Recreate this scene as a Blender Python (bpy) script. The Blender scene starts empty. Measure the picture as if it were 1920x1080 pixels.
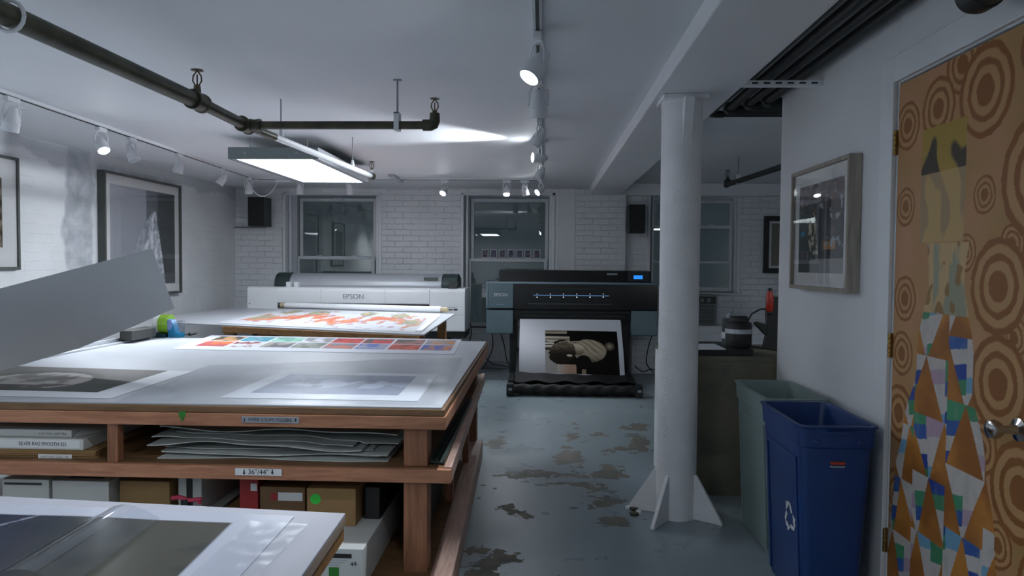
import bpy, math, random
from mathutils import Vector, Matrix, noise
random.seed(7)
S = bpy.context.scene
COL = S.collection

# ------------------------------------------------------------------ camera
F = 1320.0
EYE = Vector((0, 0, 1.30))
ROLL = 0.008
_d = Vector(((1018 - 960) / F, (540 - 495) / F, -1.0))
_u = Vector((ROLL, 1.0, ROLL * _d.x + _d.y))
_d.normalize(); _u.normalize()
_x = _d.cross(_u).normalized()
RT = Matrix((_x, _d, _u)).transposed()      # columns: world X, Y, Z seen in camera axes
R = RT.transposed()
cam = bpy.data.cameras.new('camera'); camo = bpy.data.objects.new('camera', cam); COL.objects.link(camo)
cam.sensor_width = 36; cam.lens = F / 1920 * 36; cam.clip_start = .02
camo.matrix_world = Matrix.Translation(EYE) @ R.to_4x4()
S.camera = camo

def P(px, py, x=None, y=None, z=None):
    """room point seen at a photo pixel, on a known plane of the room"""
    v = R @ Vector((px - 960, 540 - py, -F))
    if z is not None: t = (z - EYE.z) / v.z
    elif y is not None: t = y / v.y
    else: t = x / v.x
    return EYE + v * t

# ------------------------------------------------------------------ world, exposure
w = bpy.data.worlds.new('night'); S.world = w; w.use_nodes = True
w.node_tree.nodes['Background'].inputs[0].default_value = (.03, .04, .05, 1)
w.node_tree.nodes['Background'].inputs[1].default_value = .25
S.view_settings.view_transform = 'Standard'; S.view_settings.look = 'None'
S.view_settings.gamma = 1; S.view_settings.use_curve_mapping = False
S.view_settings.exposure = 1.88
S.cycles.use_denoising = True
S.cycles.max_bounces = 10; S.cycles.diffuse_bounces = 6
S.cycles.sample_clamp_indirect = 4
S.cycles.caustics_reflective = False; S.cycles.caustics_refractive = False
LIGHTCOL = (.86, .93, 1.0)
PANEL = 4.3       # emission of the fluorescent panel
PANEL_FILL = 4.4       # emission of the fill panels added outside the frame
SPOTW = 32.0     # a lit track head

# ------------------------------------------------------------------ materials
def lin(c):
    return tuple((v / 255 / 12.92) if v / 255 <= .04045 else ((v / 255 + .055) / 1.055) ** 2.4 for v in c[:3])
MATS = {}
class NT:
    def __init__(s, m): s.t = m.node_tree; s.n = s.t.nodes; s.l = s.t.links
    def new(s, ty, **kw):
        n = s.n.new(ty)
        for k, v in kw.items(): setattr(n, k, v)
        return n
    def link(s, a, b): s.l.new(a, b)
    def math(s, op, a, b=None, clamp=False):
        n = s.new('ShaderNodeMath', operation=op, use_clamp=clamp)
        for i, q in enumerate((a, b)):
            if q is None: continue
            if isinstance(q, (int, float)): n.inputs[i].default_value = q
            else: s.link(q, n.inputs[i])
        return n.outputs[0]
    def mix(s, f, a, b):
        n = s.new('ShaderNodeMix', data_type='RGBA')
        for i, q in ((0, f), (6, a), (7, b)):
            if isinstance(q, (int, float)): n.inputs[i].default_value = q
            elif isinstance(q, tuple): n.inputs[i].default_value = (*q, 1)
            else: s.link(q, n.inputs[i])
        return n.outputs[2]
    def noise(s, scale, co=None, detail=4, dist=0):
        n = s.new('ShaderNodeTexNoise'); n.inputs['Scale'].default_value = scale
        n.inputs['Detail'].default_value = detail; n.inputs['Distortion'].default_value = dist
        if co is not None: s.link(co, n.inputs['Vector'])
        return n.outputs[0]
    def ramp(s, f, p0, p1):
        n = s.new('ShaderNodeMapRange'); n.inputs[1].default_value = p0; n.inputs[2].default_value = p1
        s.link(f, n.inputs[0]); return n.outputs[0]
    def bump(s, h, strength, dist=.01):
        n = s.new('ShaderNodeBump'); n.inputs['Strength'].default_value = strength
        n.inputs['Distance'].default_value = dist; s.link(h, n.inputs['Height']); return n.outputs[0]
def base(name, col, rough=.5, metal=0, spec=.5):
    m = bpy.data.materials.new(name); m.use_nodes = True
    b = m.node_tree.nodes['Principled BSDF']
    b.inputs['Base Color'].default_value = (*lin(col), 1); b.inputs['Roughness'].default_value = rough
    b.inputs['Metallic'].default_value = metal; b.inputs['Specular IOR Level'].default_value = spec
    MATS[name] = m
    return m, NT(m), b
def mat(name, col, rough=.5, metal=0, var=.06, scale=6, bump=0, bscale=60, spec=.5):
    """paint, plastic or metal with a slight cloudy variation"""
    m, t, b = base(name, col, rough, metal, spec)
    co = t.new('ShaderNodeTexCoord').outputs['Object']
    c = lin(col)
    d = tuple(v * (1 - var * 2) for v in c)
    t.link(t.mix(t.ramp(t.noise(scale, co), .3, .7), d, c), b.inputs['Base Color'])
    if bump: t.link(t.bump(t.noise(bscale, co), bump, .004), b.inputs['Normal'])
    return m
def wood(name, c1, c2, axis='X', rough=.55):
    m, t, b = base(name, c1, rough)
    co = t.new('ShaderNodeTexCoord').outputs['Object']
    mp = t.new('ShaderNodeMapping'); t.link(co, mp.inputs[0])
    sc = {'X': (1.2, 14, 14), 'Y': (14, 1.2, 14), 'Z': (14, 14, 1.2)}[axis]
    mp.inputs['Scale'].default_value = sc
    n1 = t.noise(2.2, mp.outputs[0], 6, 1.6); n2 = t.noise(9, mp.outputs[0], 3, .3)
    f = t.math('ADD', t.math('MULTIPLY', n1, .7), t.math('MULTIPLY', n2, .3))
    t.link(t.mix(t.ramp(f, .35, .65), lin(c2), lin(c1)), b.inputs['Base Color'])
    t.link(t.bump(f, .15, .003), b.inputs['Normal'])
    return m
def brick(name, col, swap, strength=1.0, stain=None, joint=.55):
    m, t, b = base(name, col, .55)
    co = t.new('ShaderNodeTexCoord').outputs['Object']
    sp = t.new('ShaderNodeSeparateXYZ'); t.link(co, sp.inputs[0])
    cb = t.new('ShaderNodeCombineXYZ')
    t.link(sp.outputs[1 if swap else 0], cb.inputs[0]); t.link(sp.outputs[2], cb.inputs[1])
    # wobble the courses a little
    nz = t.new('ShaderNodeTexNoise'); nz.inputs['Scale'].default_value = 7; t.link(cb.outputs[0], nz.inputs['Vector'])
    vm = t.new('ShaderNodeVectorMath', operation='MULTIPLY_ADD'); vm.inputs[1].default_value = (.022, .022, 0)
    t.link(nz.outputs['Color'], vm.inputs[0]); t.link(cb.outputs[0], vm.inputs[2])
    bt = t.new('ShaderNodeTexBrick'); t.link(vm.outputs[0], bt.inputs['Vector'])
    bt.inputs['Scale'].default_value = 1; bt.inputs['Brick Width'].default_value = .205
    bt.inputs['Row Height'].default_value = .072; bt.inputs['Mortar Size'].default_value = .006
    bt.inputs['Mortar Smooth'].default_value = .6
    bt.inputs['Color1'].default_value = (1, 1, 1, 1); bt.inputs['Color2'].default_value = (.8, .8, .8, 1)
    bt.inputs['Mortar'].default_value = (0, 0, 0, 1)
    rough = t.noise(45, cb.outputs[0], 5)
    big = t.ramp(t.noise(2.3, cb.outputs[0], 3), .35, .62)      # where plaster fills the joints
    hb = t.math('MULTIPLY', bt.outputs['Color'], t.math('ADD', t.math('MULTIPLY', big, .75), .25))
    h = t.math('ADD', hb, t.math('MULTIPLY', rough, .5))
    c = lin(col)
    cc = t.mix(t.ramp(t.noise(1.6, cb.outputs[0], 6), .35, .7), tuple(v * .86 for v in c), c)
    jn = t.math('MULTIPLY', bt.outputs['Fac'], t.math('MULTIPLY', t.ramp(t.noise(5, cb.outputs[0], 3), .52, .66), joint))
    cc = t.mix(jn, cc, tuple(v * .35 for v in c))
    if stain:      # patched plaster running down the wall
        y0, wdt, scol = stain
        sy = t.math('ADD', sp.outputs[1], t.math('MULTIPLY', t.math('SUBTRACT', t.noise(2.2, cb.outputs[0], 5), .5), .35))
        d = t.math('ABSOLUTE', t.math('SUBTRACT', sy, y0))
        f = t.math('SUBTRACT', 1, t.ramp(d, wdt * .8, wdt), True)
        f2 = t.math('MULTIPLY', f, t.math('ADD', t.math('MULTIPLY', t.ramp(t.noise(9, cb.outputs[0], 5), .35, .6), .5), .5))
        cc = t.mix(f2, cc, lin(scol))
        top = t.ramp(t.math('ADD', sp.outputs[2], t.math('MULTIPLY', t.noise(3, cb.outputs[0], 4), .25)), 2.2, 2.24)
        cc = t.mix(t.math('MULTIPLY', top, .5), cc, lin(scol))
    t.link(cc, b.inputs['Base Color'])
    t.link(t.bump(h, strength, .008), b.inputs['Normal'])
    return m

WHITE = (214, 216, 220)
mat('ceiling_paint', (226, 228, 232), .62, var=.04, scale=1.2, bump=.12, bscale=5)
mat('wall_paint', (226, 227, 230), .6, var=.03, scale=2, bump=.1, bscale=30)
mat('beam_paint', (226, 227, 231), .6, var=.03, scale=2, bump=.15, bscale=14)
mat('pillar_paint', (232, 232, 234), .5, var=.05, scale=9, bump=.9, bscale=70)
brick('brick_left', (236, 238, 240), True, .35, (5.75, .20, (172, 178, 184)), .15)
brick('brick_back', (234, 236, 239), False, 1.0, None, .35)
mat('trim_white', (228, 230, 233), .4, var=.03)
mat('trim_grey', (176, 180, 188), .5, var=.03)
mat('sash_white', (205, 208, 212), .35, var=.04)
mat('track_white', (212, 214, 218), .4, var=.02)
mat('black_plastic', (30, 33, 34), .42, var=.15)
mat('black_cloth', (20, 21, 22), .75, var=.3, scale=30)
mat('speaker_black', (26, 30, 30), .6, var=.1, bump=.3, bscale=300)
mat('speaker_side', (52, 60, 60), .5, var=.1)
mat('printer_white', (238, 240, 243), .36, var=.02)
mat('printer_silver', (172, 176, 182), .42, metal=.25, var=.03)
mat('printer_green', (46, 62, 62), .4, var=.1)
mat('printer_teal', (98, 118, 126), .38, var=.06)
mat('printer_edge', (120, 136, 146), .3, var=.04)
mat('printer_black', (21, 23, 24), .28, var=.15)
mat('logo_silver', (226, 228, 232), .3, var=.01)
mat('logo_grey', (168, 173, 182), .25, metal=.3, var=.01)
mat('paper', (222, 223, 226), .5, var=.015)
mat('paper_back', (196, 198, 202), .7, var=.04, scale=2)
mat('folder_grey', (196, 202, 200), .7, var=.08, scale=9)
mat('table_white', (178, 181, 188), .36, var=.05, scale=3)
mat('laminate', (172, 173, 183), .4, var=.03, scale=3, spec=.2)
mat('card_tan', (150, 118, 76), .75, var=.1)
mat('card_brown', (122, 92, 60), .75, var=.12)
mat('card_white', (196, 198, 196), .6, var=.05)
mat('box_black', (26, 26, 28), .5, var=.1)
mat('box_red', (166, 40, 44), .55, var=.15, scale=14)
mat('pink', (208, 62, 92), .5)
mat('green_dot', (52, 196, 62), .5, var=.02)
mat('green_square', (40, 120, 36), .5, var=.02)
mat('tan_core', (190, 172, 142), .7)
mat('tape_green', (128, 172, 42), .35, var=.05)
mat('tape_white', (222, 224, 222), .4)
mat('dispenser_blue', (36, 132, 176), .3, var=.1)
mat('dispenser_lilac', (130, 150, 205), .3, var=.1)
mat('dispenser_teal', (14, 62, 74), .35, var=.1)
mat('steel', (150, 152, 156), .3, metal=.8, var=.05)
mat('aluminium', (188, 192, 198), .35, metal=.5, var=.04)
mat('rubber_green', (58, 72, 68), .5, var=.2, scale=20)
mat('iron', (78, 76, 60), .42, metal=.3, var=.3, scale=12)
mat('pipe_black', (38, 42, 42), .45, var=.25, scale=9)
mat('bronze', (92, 80, 60), .4, metal=.7)
mat('fixture_grey', (108, 118, 118), .45, var=.05)
mat('bin_blue', (24, 58, 116), .42, var=.05, bump=.15, bscale=220)
mat('bin_grey', (126, 144, 142), .45, var=.05, bump=.15, bscale=220)
mat('label_white', (220, 222, 224), .5)
mat('label_ink', (26, 26, 30), .6)
mat('label_grey', (150, 156, 166), .5)
mat('red_plate', (176, 62, 40), .4)
mat('frame_grey', (84, 88, 86), .5, var=.1)
mat('frame_black', (34, 34, 36), .5, var=.1)
mat('mat_board', (222, 222, 222), .6, var=.01)
mat('brass', (160, 126, 72), .35, metal=.8)
mat('chrome', (190, 192, 196), .15, metal=1)
mat('bottle_red', (176, 44, 26), .35, var=.1)
mat('ac_grey', (128, 132, 132), .5)
mat('ac_dark', (54, 56, 54), .6)
mat('cable_black', (18, 19, 20), .5)
mat('bag_grey', (120, 124, 116), .5, var=.2, scale=18, bump=.5, bscale=25)
wood('wood_red', (184, 130, 98), (146, 96, 70), 'X')
wood('wood_red_y', (184, 132, 100), (150, 100, 72), 'Y')
wood('wood_post', (160, 108, 78), (120, 78, 54), 'Z')
wood('wood_ply', (132, 98, 66), (100, 72, 46), 'X')
wood('wood_tan', (168, 122, 70), (134, 92, 50), 'X')
wood('wood_pink', (196, 166, 154), (168, 134, 120), 'Y')
wood('wood_pale', (182, 162, 144), (150, 130, 112), 'Y')
wood('frame_oak', (168, 158, 148), (140, 130, 120), 'Z')
# screen and light emitters
def emit(name, col, st):
    m = bpy.data.materials.new(name); m.use_nodes = True; n = m.node_tree.nodes; n.remove(n['Principled BSDF'])
    e = n.new('ShaderNodeEmission'); e.inputs[0].default_value = (*col, 1); e.inputs[1].default_value = st
    m.node_tree.links.new(e.outputs[0], n['Material Output'].inputs[0]); MATS[name] = m
emit('panel_light', LIGHTCOL, PANEL)
emit('panel_fill', LIGHTCOL, PANEL_FILL)
emit('lamp_lit', (.9, .96, 1), 30)
emit('lcd_blue', (.03, .30, 1), .26)
emit('led_white', (.75, .88, 1), 1.0)
emit('led_strip', (.2, .42, .8), .16)
def glass(name, ior, boost, tint=(1, 1, 1), rough=.0, milk=0):
    m = bpy.data.materials.new(name); m.use_nodes = True; t = NT(m); n = t.n; n.remove(n['Principled BSDF'])
    fr = t.new('ShaderNodeLayerWeight'); fr.inputs[0].default_value = .5
    f0 = ((ior - 1) / (ior + 1)) ** 2
    f = t.math('MULTIPLY', t.math('ADD', f0, t.math('MULTIPLY', t.math('POWER', fr.outputs['Facing'], 5), 1 - f0)), boost, True)
    tr = t.new('ShaderNodeBsdfTransparent'); tr.inputs[0].default_value = (*tint, 1)
    gl = t.new('ShaderNodeBsdfGlossy'); gl.inputs['Roughness'].default_value = rough
    mx = t.new('ShaderNodeMixShader'); t.link(f, mx.inputs[0]); t.link(tr.outputs[0], mx.inputs[1]); t.link(gl.outputs[0], mx.inputs[2])
    out = mx.outputs[0]
    if milk:
        df = t.new('ShaderNodeBsdfDiffuse'); df.inputs[0].default_value = (.78, .8, .84, 1)
        m2_ = t.new('ShaderNodeMixShader'); m2_.inputs[0].default_value = milk; t.link(out, m2_.inputs[1]); t.link(df.outputs[0], m2_.inputs[2]); out = m2_.outputs[0]
    t.link(out, n['Material Output'].inputs[0]); MATS[name] = m
glass('picture_glass', 1.5, 1.0)
glass('window_glass', 1.5, 1.8, (.8, .85, .82))
glass('plastic_film', 1.45, .22, (.97, .975, .98), .2, .04)
glass('curl_film', 1.5, .9, (.96, .97, .98), .04)
glass('clear_plastic', 1.5, 1.5, (.8, .85, .9), .1)
# printed surfaces: ink colour comes from the sheet's own colour attribute
def ink(name, rough, spec=.5):
    m, t, b = base(name, (200, 200, 200), rough, 0, spec)
    a = t.new('ShaderNodeAttribute'); a.attribute_name = 'ink'
    t.link(a.outputs['Color'], b.inputs['Base Color'])
ink('ink_matte', .55); ink('ink_gloss', .22, .05); ink('ink_satin', .42, .1)
# painted concrete floor, worn through in places
m, t, b = base('floor_paint', (112, 130, 140), .3)
co = t.new('ShaderNodeTexCoord').outputs['Object']
sp = t.new('ShaderNodeSeparateXYZ'); t.link(co, sp.inputs[0])
nn = t.new('ShaderNodeTexNoise'); nn.inputs['Scale'].default_value = 5.5; nn.inputs['Detail'].default_value = 7; nn.inputs['Roughness'].default_value = .62; t.link(co, nn.inputs['Vector'])
ns = t.new('ShaderNodeSeparateColor'); t.link(nn.outputs['Color'], ns.inputs[0])
fx = t.math('ADD', sp.outputs[0], t.math('MULTIPLY', t.math('SUBTRACT', ns.outputs[0], .5), .42))
fy = t.math('ADD', sp.outputs[1], t.math('MULTIPLY', t.math('SUBTRACT', ns.outputs[1], .5), .60))
tot = None
BLOBS = [(925, 1042, .13, .075), (900, 1075, .09, .06), (1065, 855, .13, .17), (1050, 890, .30, .045), (965, 893, .26, .035),
         (1120, 818, .10, .05), (1070, 818, .05, .10), (1140, 885, .13, .10), (1060, 912, .18, .03), (1110, 912, .12, .03),
         (965, 957, .07, .05), (1135, 940, .10, .10), (1165, 975, .12, .06), (1072, 795, .05, .06), (1195, 800, .16, .05),
         (1180, 845, .16, .05), (930, 830, .10, .12), (1200, 830, .1, .2), (1100, 950, .04, .03), (1150, 845, .05, .04)]
for (px, py, rx, ry) in BLOBS:
    c = P(px, py, z=0)
    dx = t.math('POWER', t.math('DIVIDE', t.math('SUBTRACT', fx, c.x), rx * .8), 2)
    dy = t.math('POWER', t.math('DIVIDE', t.math('SUBTRACT', fy, c.y), ry * 1.5), 2)
    dd = t.math('ADD', dx, dy)
    tot = dd if tot is None else t.math('MINIMUM', tot, dd)
fine = t.noise(16, co, 8, .4)
blob = t.math('SUBTRACT', 1, t.ramp(t.math('ADD', tot, t.math('MULTIPLY', t.math('SUBTRACT', fine, .5), 2.2)), .78, .9), True)
chips = t.ramp(t.noise(7.5, co, 9, .8), .69, .70)
wear = t.math('MAXIMUM', blob, chips)
under = t.mix(t.ramp(t.noise(9, co, 5), .4, .62), lin((112, 106, 94)), lin((88, 88, 82)))
paint = t.mix(t.ramp(t.noise(1.3, co, 5), .35, .65), lin((128, 141, 146)), lin((142, 154, 159)))
t.link(t.mix(wear, paint, under), b.inputs['Base Color'])
t.link(t.math('ADD', t.math('MULTIPLY', wear, .35), t.math('ADD', t.math('MULTIPLY', t.noise(4, co, 4), .2), .2)), b.inputs['Roughness'])
t.link(t.bump(t.math('ADD', t.math('MULTIPLY', wear, -.6), t.math('MULTIPLY', t.noise(3, co, 3), .5)), .25, .006), b.inputs['Normal'])
# stained board front of the low counter
m, t, b = base('counter_board', (104, 102, 88), .6)
co = t.new('ShaderNodeTexCoord').outputs['Object']
t.link(t.mix(t.ramp(t.noise(3, co, 8, .6), .35, .68), lin((86, 86, 76)), lin((122, 116, 98))), b.inputs['Base Color'])
t.link(t.bump(t.noise(60, co, 4), .2, .003), b.inputs['Normal'])

# ------------------------------------------------------------------ mesh building
def V(*a): return Vector(a)
class MB:
    def __init__(s): s.v = []; s.f = []; s.mi = []; s.mats = []
    def _m(s, name):
        if name not in s.mats: s.mats.append(name)
        return s.mats.index(name)
    def add(s, vs, fs, m):
        o = len(s.v); s.v += [Vector(q) for q in vs]; k = s._m(m)
        for f in fs: s.f.append([o + i for i in f]); s.mi.append(k)
        return s
    def box(s, x0, x1, y0, y1, z0, z1, m):
        v = [(x, y, z) for x in (x0, x1) for y in (y0, y1) for z in (z0, z1)]
        return s.add(v, [(0, 1, 3, 2), (4, 6, 7, 5), (0, 4, 5, 1), (2, 3, 7, 6), (0, 2, 6, 4), (1, 5, 7, 3)], m)
    def prism(s, pts, ext, m):
        n = len(pts); pts = [Vector(p) for p in pts]; e = Vector(ext)
        # keep the winding outward
        nr = Vector((0, 0, 0))
        for i in range(n): nr += pts[i].cross(pts[(i + 1) % n])
        if nr.dot(e) > 0: pts = pts[::-1]
        v = pts + [p + e for p in pts]
        f = [list(range(n)), [n + i for i in range(n)][::-1]] + [(i, n + i, n + (i + 1) % n, (i + 1) % n) for i in range(n)]
        f = [list(reversed(q)) if k > 1 else q for k, q in enumerate(f)]
        f = [f[0], f[1]] + [list(reversed(q)) for q in f[2:]]
        return s.add(v, f, m)
    def path(s, pts, r, m, n=10, caps=True):
        pts = [Vector(p) for p in pts]; k = len(pts)
        rs = r if isinstance(r, (list, tuple)) else [r] * k
        vs = []; up = None
        for i, p in enumerate(pts):
            d = (pts[min(i + 1, k - 1)] - pts[max(i - 1, 0)]).normalized()
            if up is None: up = Vector((0, 0, 1)) if abs(d.z) < .9 else Vector((1, 0, 0))
            a = d.cross(up).normalized(); bb = a.cross(d).normalized(); up = bb
            for j in range(n):
                th = 2 * math.pi * j / n
                vs.append(p + (a * math.cos(th) + bb * math.sin(th)) * rs[i])
        fs = [(i * n + j, i * n + (j + 1) % n, (i + 1) * n + (j + 1) % n, (i + 1) * n + j) for i in range(k - 1) for j in range(n)]
        if caps: fs += [list(range(n))[::-1], [(k - 1) * n + j for j in range(n)]]
        return s.add(vs, fs, m)
    def tube(s, a, b, r, m, n=16, r1=None): return s.path([a, b], [r, r if r1 is None else r1], m, n)
    def lathe(s, prof, o, axis, m, n=24):
        """profile of (radius, distance along axis)"""
        o = Vector(o); d = Vector(axis).normalized()
        a = d.cross(Vector((0, 0, 1)) if abs(d.z) < .9 else Vector((1, 0, 0))).normalized(); bb = d.cross(a)
        vs = []
        for (r, h) in prof:
            for j in range(n):
                th = 2 * math.pi * j / n
                vs.append(o + d * h + (a * math.cos(th) + bb * math.sin(th)) * max(r, 1e-5))
        k = len(prof)
        fs = [(i * n + j, i * n + (j + 1) % n, (i + 1) * n + (j + 1) % n, (i + 1) * n + j) for i in range(k - 1) for j in range(n)]
        fs += [list(range(n))[::-1], [(k - 1) * n + j for j in range(n)]]
        return s.add(vs, fs, m)
    def ball(s, o, r, m, n=12, sc=(1, 1, 1)):
        o = Vector(o); prof = [(r * math.sin(math.pi * i / n), -r * math.cos(math.pi * i / n)) for i in range(n + 1)]
        k = len(s.v); s.lathe(prof, (0, 0, 0), (0, 0, 1), m, n * 2)
        for q in s.v[k:]: q.x *= sc[0]; q.y *= sc[1]; q.z *= sc[2]; q += o
        return s
    def sheet(s, fn, nu, nv, th, m):
        """a curved sheet of thickness th; fn(u, v) -> point"""
        top = [[Vector(fn(i / nu, j / nv)) for j in range(nv + 1)] for i in range(nu + 1)]
        W = nv + 1; vs = []; nr = []
        for i in range(nu + 1):
            for j in range(nv + 1):
                du = top[min(i + 1, nu)][j] - top[max(i - 1, 0)][j]; dv = top[i][min(j + 1, nv)] - top[i][max(j - 1, 0)]
                nr.append(du.cross(dv).normalized()); vs.append(top[i][j])
        N = len(vs); vs = vs + [p - q * th for p, q in zip(vs, nr)]
        fs = []
        for i in range(nu):
            for j in range(nv):
                a, b_, c, d = i * W + j, (i + 1) * W + j, (i + 1) * W + j + 1, i * W + j + 1
                fs.append((a, b_, c, d)); fs.append((N + d, N + c, N + b_, N + a))
        for i in range(nu):
            a, b_ = i * W, (i + 1) * W; fs.append((a, N + a, N + b_, b_))
            a, b_ = i * W + nv, (i + 1) * W + nv; fs.append((b_, N + b_, N + a, a))
        for j in range(nv):
            a, b_ = j, j + 1; fs.append((b_, N + b_, N + a, a))
            a, b_ = nu * W + j, nu * W + j + 1; fs.append((a, N + a, N + b_, b_))
        return s.add(vs, fs, m)
    def build(s, name, parent=None, bevel=0, seg=2, smooth=35):
        off = Vector((0, 0, 0)); q = parent
        while q is not None: off += q.location; q = q.parent
        me = bpy.data.meshes.new(name)
        me.from_pydata([tuple(p - off) for p in s.v], [], s.f)
        for k in s.mats: me.materials.append(MATS[k])
        me.polygons.foreach_set('material_index', s.mi)
        me.update(); me.shade_smooth(); me.set_sharp_from_angle(angle=math.radians(smooth))
        o = bpy.data.objects.new(name, me); COL.objects.link(o)
        if parent: o.parent = parent
        if bevel:
            bv = o.modifiers.new('edge', 'BEVEL'); bv.width = bevel; bv.segments = seg; bv.limit_method = 'ANGLE'
            bv.harden_normals = True
        return o
def thing(name, label, cat, loc=(0, 0, 0), group=None):
    o = bpy.data.objects.new(name, None); COL.objects.link(o); o.location = loc; o.empty_display_size = .05
    return tag(o, label, cat, group)
def tag(o, label, cat, group=None, kind=None):
    o['label'] = label; o['category'] = cat
    if group: o['group'] = group
    if kind: o['kind'] = kind
    return o
def struct(o): o['kind'] = 'structure'; return o
def lab(o, s): o['label'] = s; return o

def text(name, s, size, m, loc, xdir, updir, parent, ext=.0006, squeeze=1.0):
    """raised or printed lettering, centred at loc"""
    cu = bpy.data.curves.new('t', 'FONT'); cu.body = s; cu.size = size; cu.align_x = 'CENTER'; cu.align_y = 'CENTER'
    cu.extrude = ext; cu.resolution_u = 3
    t_ = bpy.data.objects.new('t', cu); COL.objects.link(t_); bpy.context.view_layer.update()
    me = bpy.data.meshes.new_from_object(t_.evaluated_get(bpy.context.evaluated_depsgraph_get()))
    bpy.data.objects.remove(t_); bpy.data.curves.remove(cu)
    x = Vector(xdir).normalized() * squeeze; u = Vector(updir).normalized(); n = x.cross(u).normalized()
    M_ = Matrix((x, u, n)).transposed().to_4x4()
    off = Vector((0, 0, 0)); q = parent
    while q is not None: off += q.location; q = q.parent
    me.transform(Matrix.Translation(Vector(loc) - off) @ M_)
    me.materials.clear(); me.materials.append(MATS[m])
    o = bpy.data.objects.new(name, me); COL.objects.link(o); o.parent = parent
    return o

def printed(name, parent, fn, nu, nv, col, material, th=.0008):
    """a printed sheet: fn(u,v) position, col(u,v) sRGB 0-255; u to the right, v down"""
    mb = MB(); mb.sheet(lambda u, v: fn(u, v), nu, nv, th, material)
    o = mb.build(name, parent)
    me = o.data; a = me.color_attributes.new('ink', 'FLOAT_COLOR', 'POINT')
    buf = []
    for k in range(2):
        for i in range(nu + 1):
            for j in range(nv + 1):
                c = lin([min(255, max(0, q)) for q in col(i / nu, j / nv)]); buf += [c[0], c[1], c[2], 1]
    a.data.foreach_set('color', buf)
    return o
def flat(a, b, c, d, lift=0):
    """bilinear patch: a top-left, b top-right, c bottom-right, d bottom-left"""
    a, b, c, d = map(Vector, (a, b, c, d))
    up = Vector((0, 0, lift))
    return lambda u, v: a * (1 - u) * (1 - v) + b * u * (1 - v) + c * u * v + d * (1 - u) * v + up
def mixc(a, b, t): t = max(0, min(1, t)); return tuple(x + (y - x) * t for x, y in zip(a, b))
def ss(e0, e1, x): t = max(0, min(1, (x - e0) / (e1 - e0))); return t * t * (3 - 2 * t)
def nz(x, y, s=1, z=0): return noise.noise(Vector((x * s, y * s, z)))
def fbm(x, y, s, z=0): return sum(nz(x, y, s * 2 ** k, z + k * 7) / 2 ** k for k in range(4))

# ------------------------------------------------------------------ setting
ZC, ZR = 2.23, 2.30
XL, YB, XR, YC = -3.887, 8.77, 1.30, 3.95
YF = -2.6
struct(MB().box(XL - .3, 4.6, YF, 9.2, -.12, 0, 'floor_paint').build('floor'))
struct(MB().box(XL - .3, .70, YF, 9.05, ZC, ZC + .2, 'ceiling_paint').build('ceiling'))
struct(MB().box(.70, 4.6, YF, 9.05, ZR, ZR + .13, 'ceiling_paint').build('ceiling'))
BX0, BX1, BZ = .558, .945, 2.15
struct(MB().box(BX0, BX1, YF, YB, BZ, ZR + .01, 'beam_paint').build('ceiling_beam', bevel=.012))
struct(MB().box(XL - .25, XL, YF, 9.05, 0, ZC, 'brick_left').build('wall_left'))
struct(MB().box(XL - .25, 4.6, YF - .2, YF, 0, ZR, 'wall_paint').build('wall_front'))
struct(MB().box(4.35, 4.6, YF, 9.05, 0, ZR, 'wall_paint').build('wall_east'))

def wx(px, py=450, y=YB): return P(px, py, y=y).x
def wz(py, px=1000, y=YB): return P(px, py, y=y).z
# window openings in the back wall, metres
W = [(wx(531), wx(716), .62, wz(362, 640)), (wx(864), wx(1040), wz(615, 950), wz(362, 950)), (wx(1214), wx(1388), wz(548, 1300), wz(366, 1300))]
bw = MB(); xs = XL
for (a, b_, z0, z1) in W:
    bw.box(xs, a, YB, YB + .28, 0, ZR, 'brick_back'); bw.box(a, b_, YB, YB + .28, 0, z0, 'brick_back'); bw.box(a, b_, YB, YB + .28, z1, ZR, 'brick_back'); xs = b_
bw.box(xs, 4.35, YB, YB + .28, 0, ZR, 'brick_back')
struct(bw.build('wall_back'))
# brick pier beside the second window, boxed ledge low on the wall
pr = MB().box(wx(1044), wx(1078), YB - .05, YB, 0, ZC, 'wall_paint').box(wx(1078), wx(1172), YB - .09, YB, 0, ZC, 'brick_back')
struct(pr.build('brick_pier', bevel=.01))
struct(MB().box(XL, wx(531), YB - .04, YB, 0, wz(426, 470), 'brick_back').build('wall_ledge', bevel=.006))
struct(MB().box(wx(716), BX0, YB - .10, YB, 0, .08, 'trim_grey').build('baseboard_back', bevel=.01))
struct(MB().box(BX1, 4.35, YB - .08, YB, wz(368, 1300), ZR, 'trim_white').build('trim_1', bevel=.01))
# partition on the right, with the doorway in it
DY0, DY1, DZ = 1.74, P(1679, 400, x=XR).y, P(1680, 159, x=XR).z
wr = MB().box(XR, XR + .12, YF, DY0, 0, ZR, 'wall_paint').box(XR, XR + .12, DY1, YC, 0, ZR, 'wall_paint').box(XR, XR + .12, DY0, DY1, DZ, ZR, 'wall_paint')
struct(wr.build('wall_right', bevel=.006))
cs = MB().box(XR - .018, XR, DY1 + .004, P(1654, 400, x=XR).y, 0, DZ + .10, 'trim_white').box(XR - .018, XR, DY0 - .08, DY0, 0, DZ + .10, 'trim_white').box(XR - .018, XR, DY0, DY1 + .004, DZ + .004, DZ + .10, 'trim_white')
struct(cs.build('trim_2', bevel=.004))
struct(MB().box(XR - .014, XR, P(1654, 400, x=XR).y, YC, 0, .10, 'trim_white').build('baseboard_right', bevel=.003))

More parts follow.
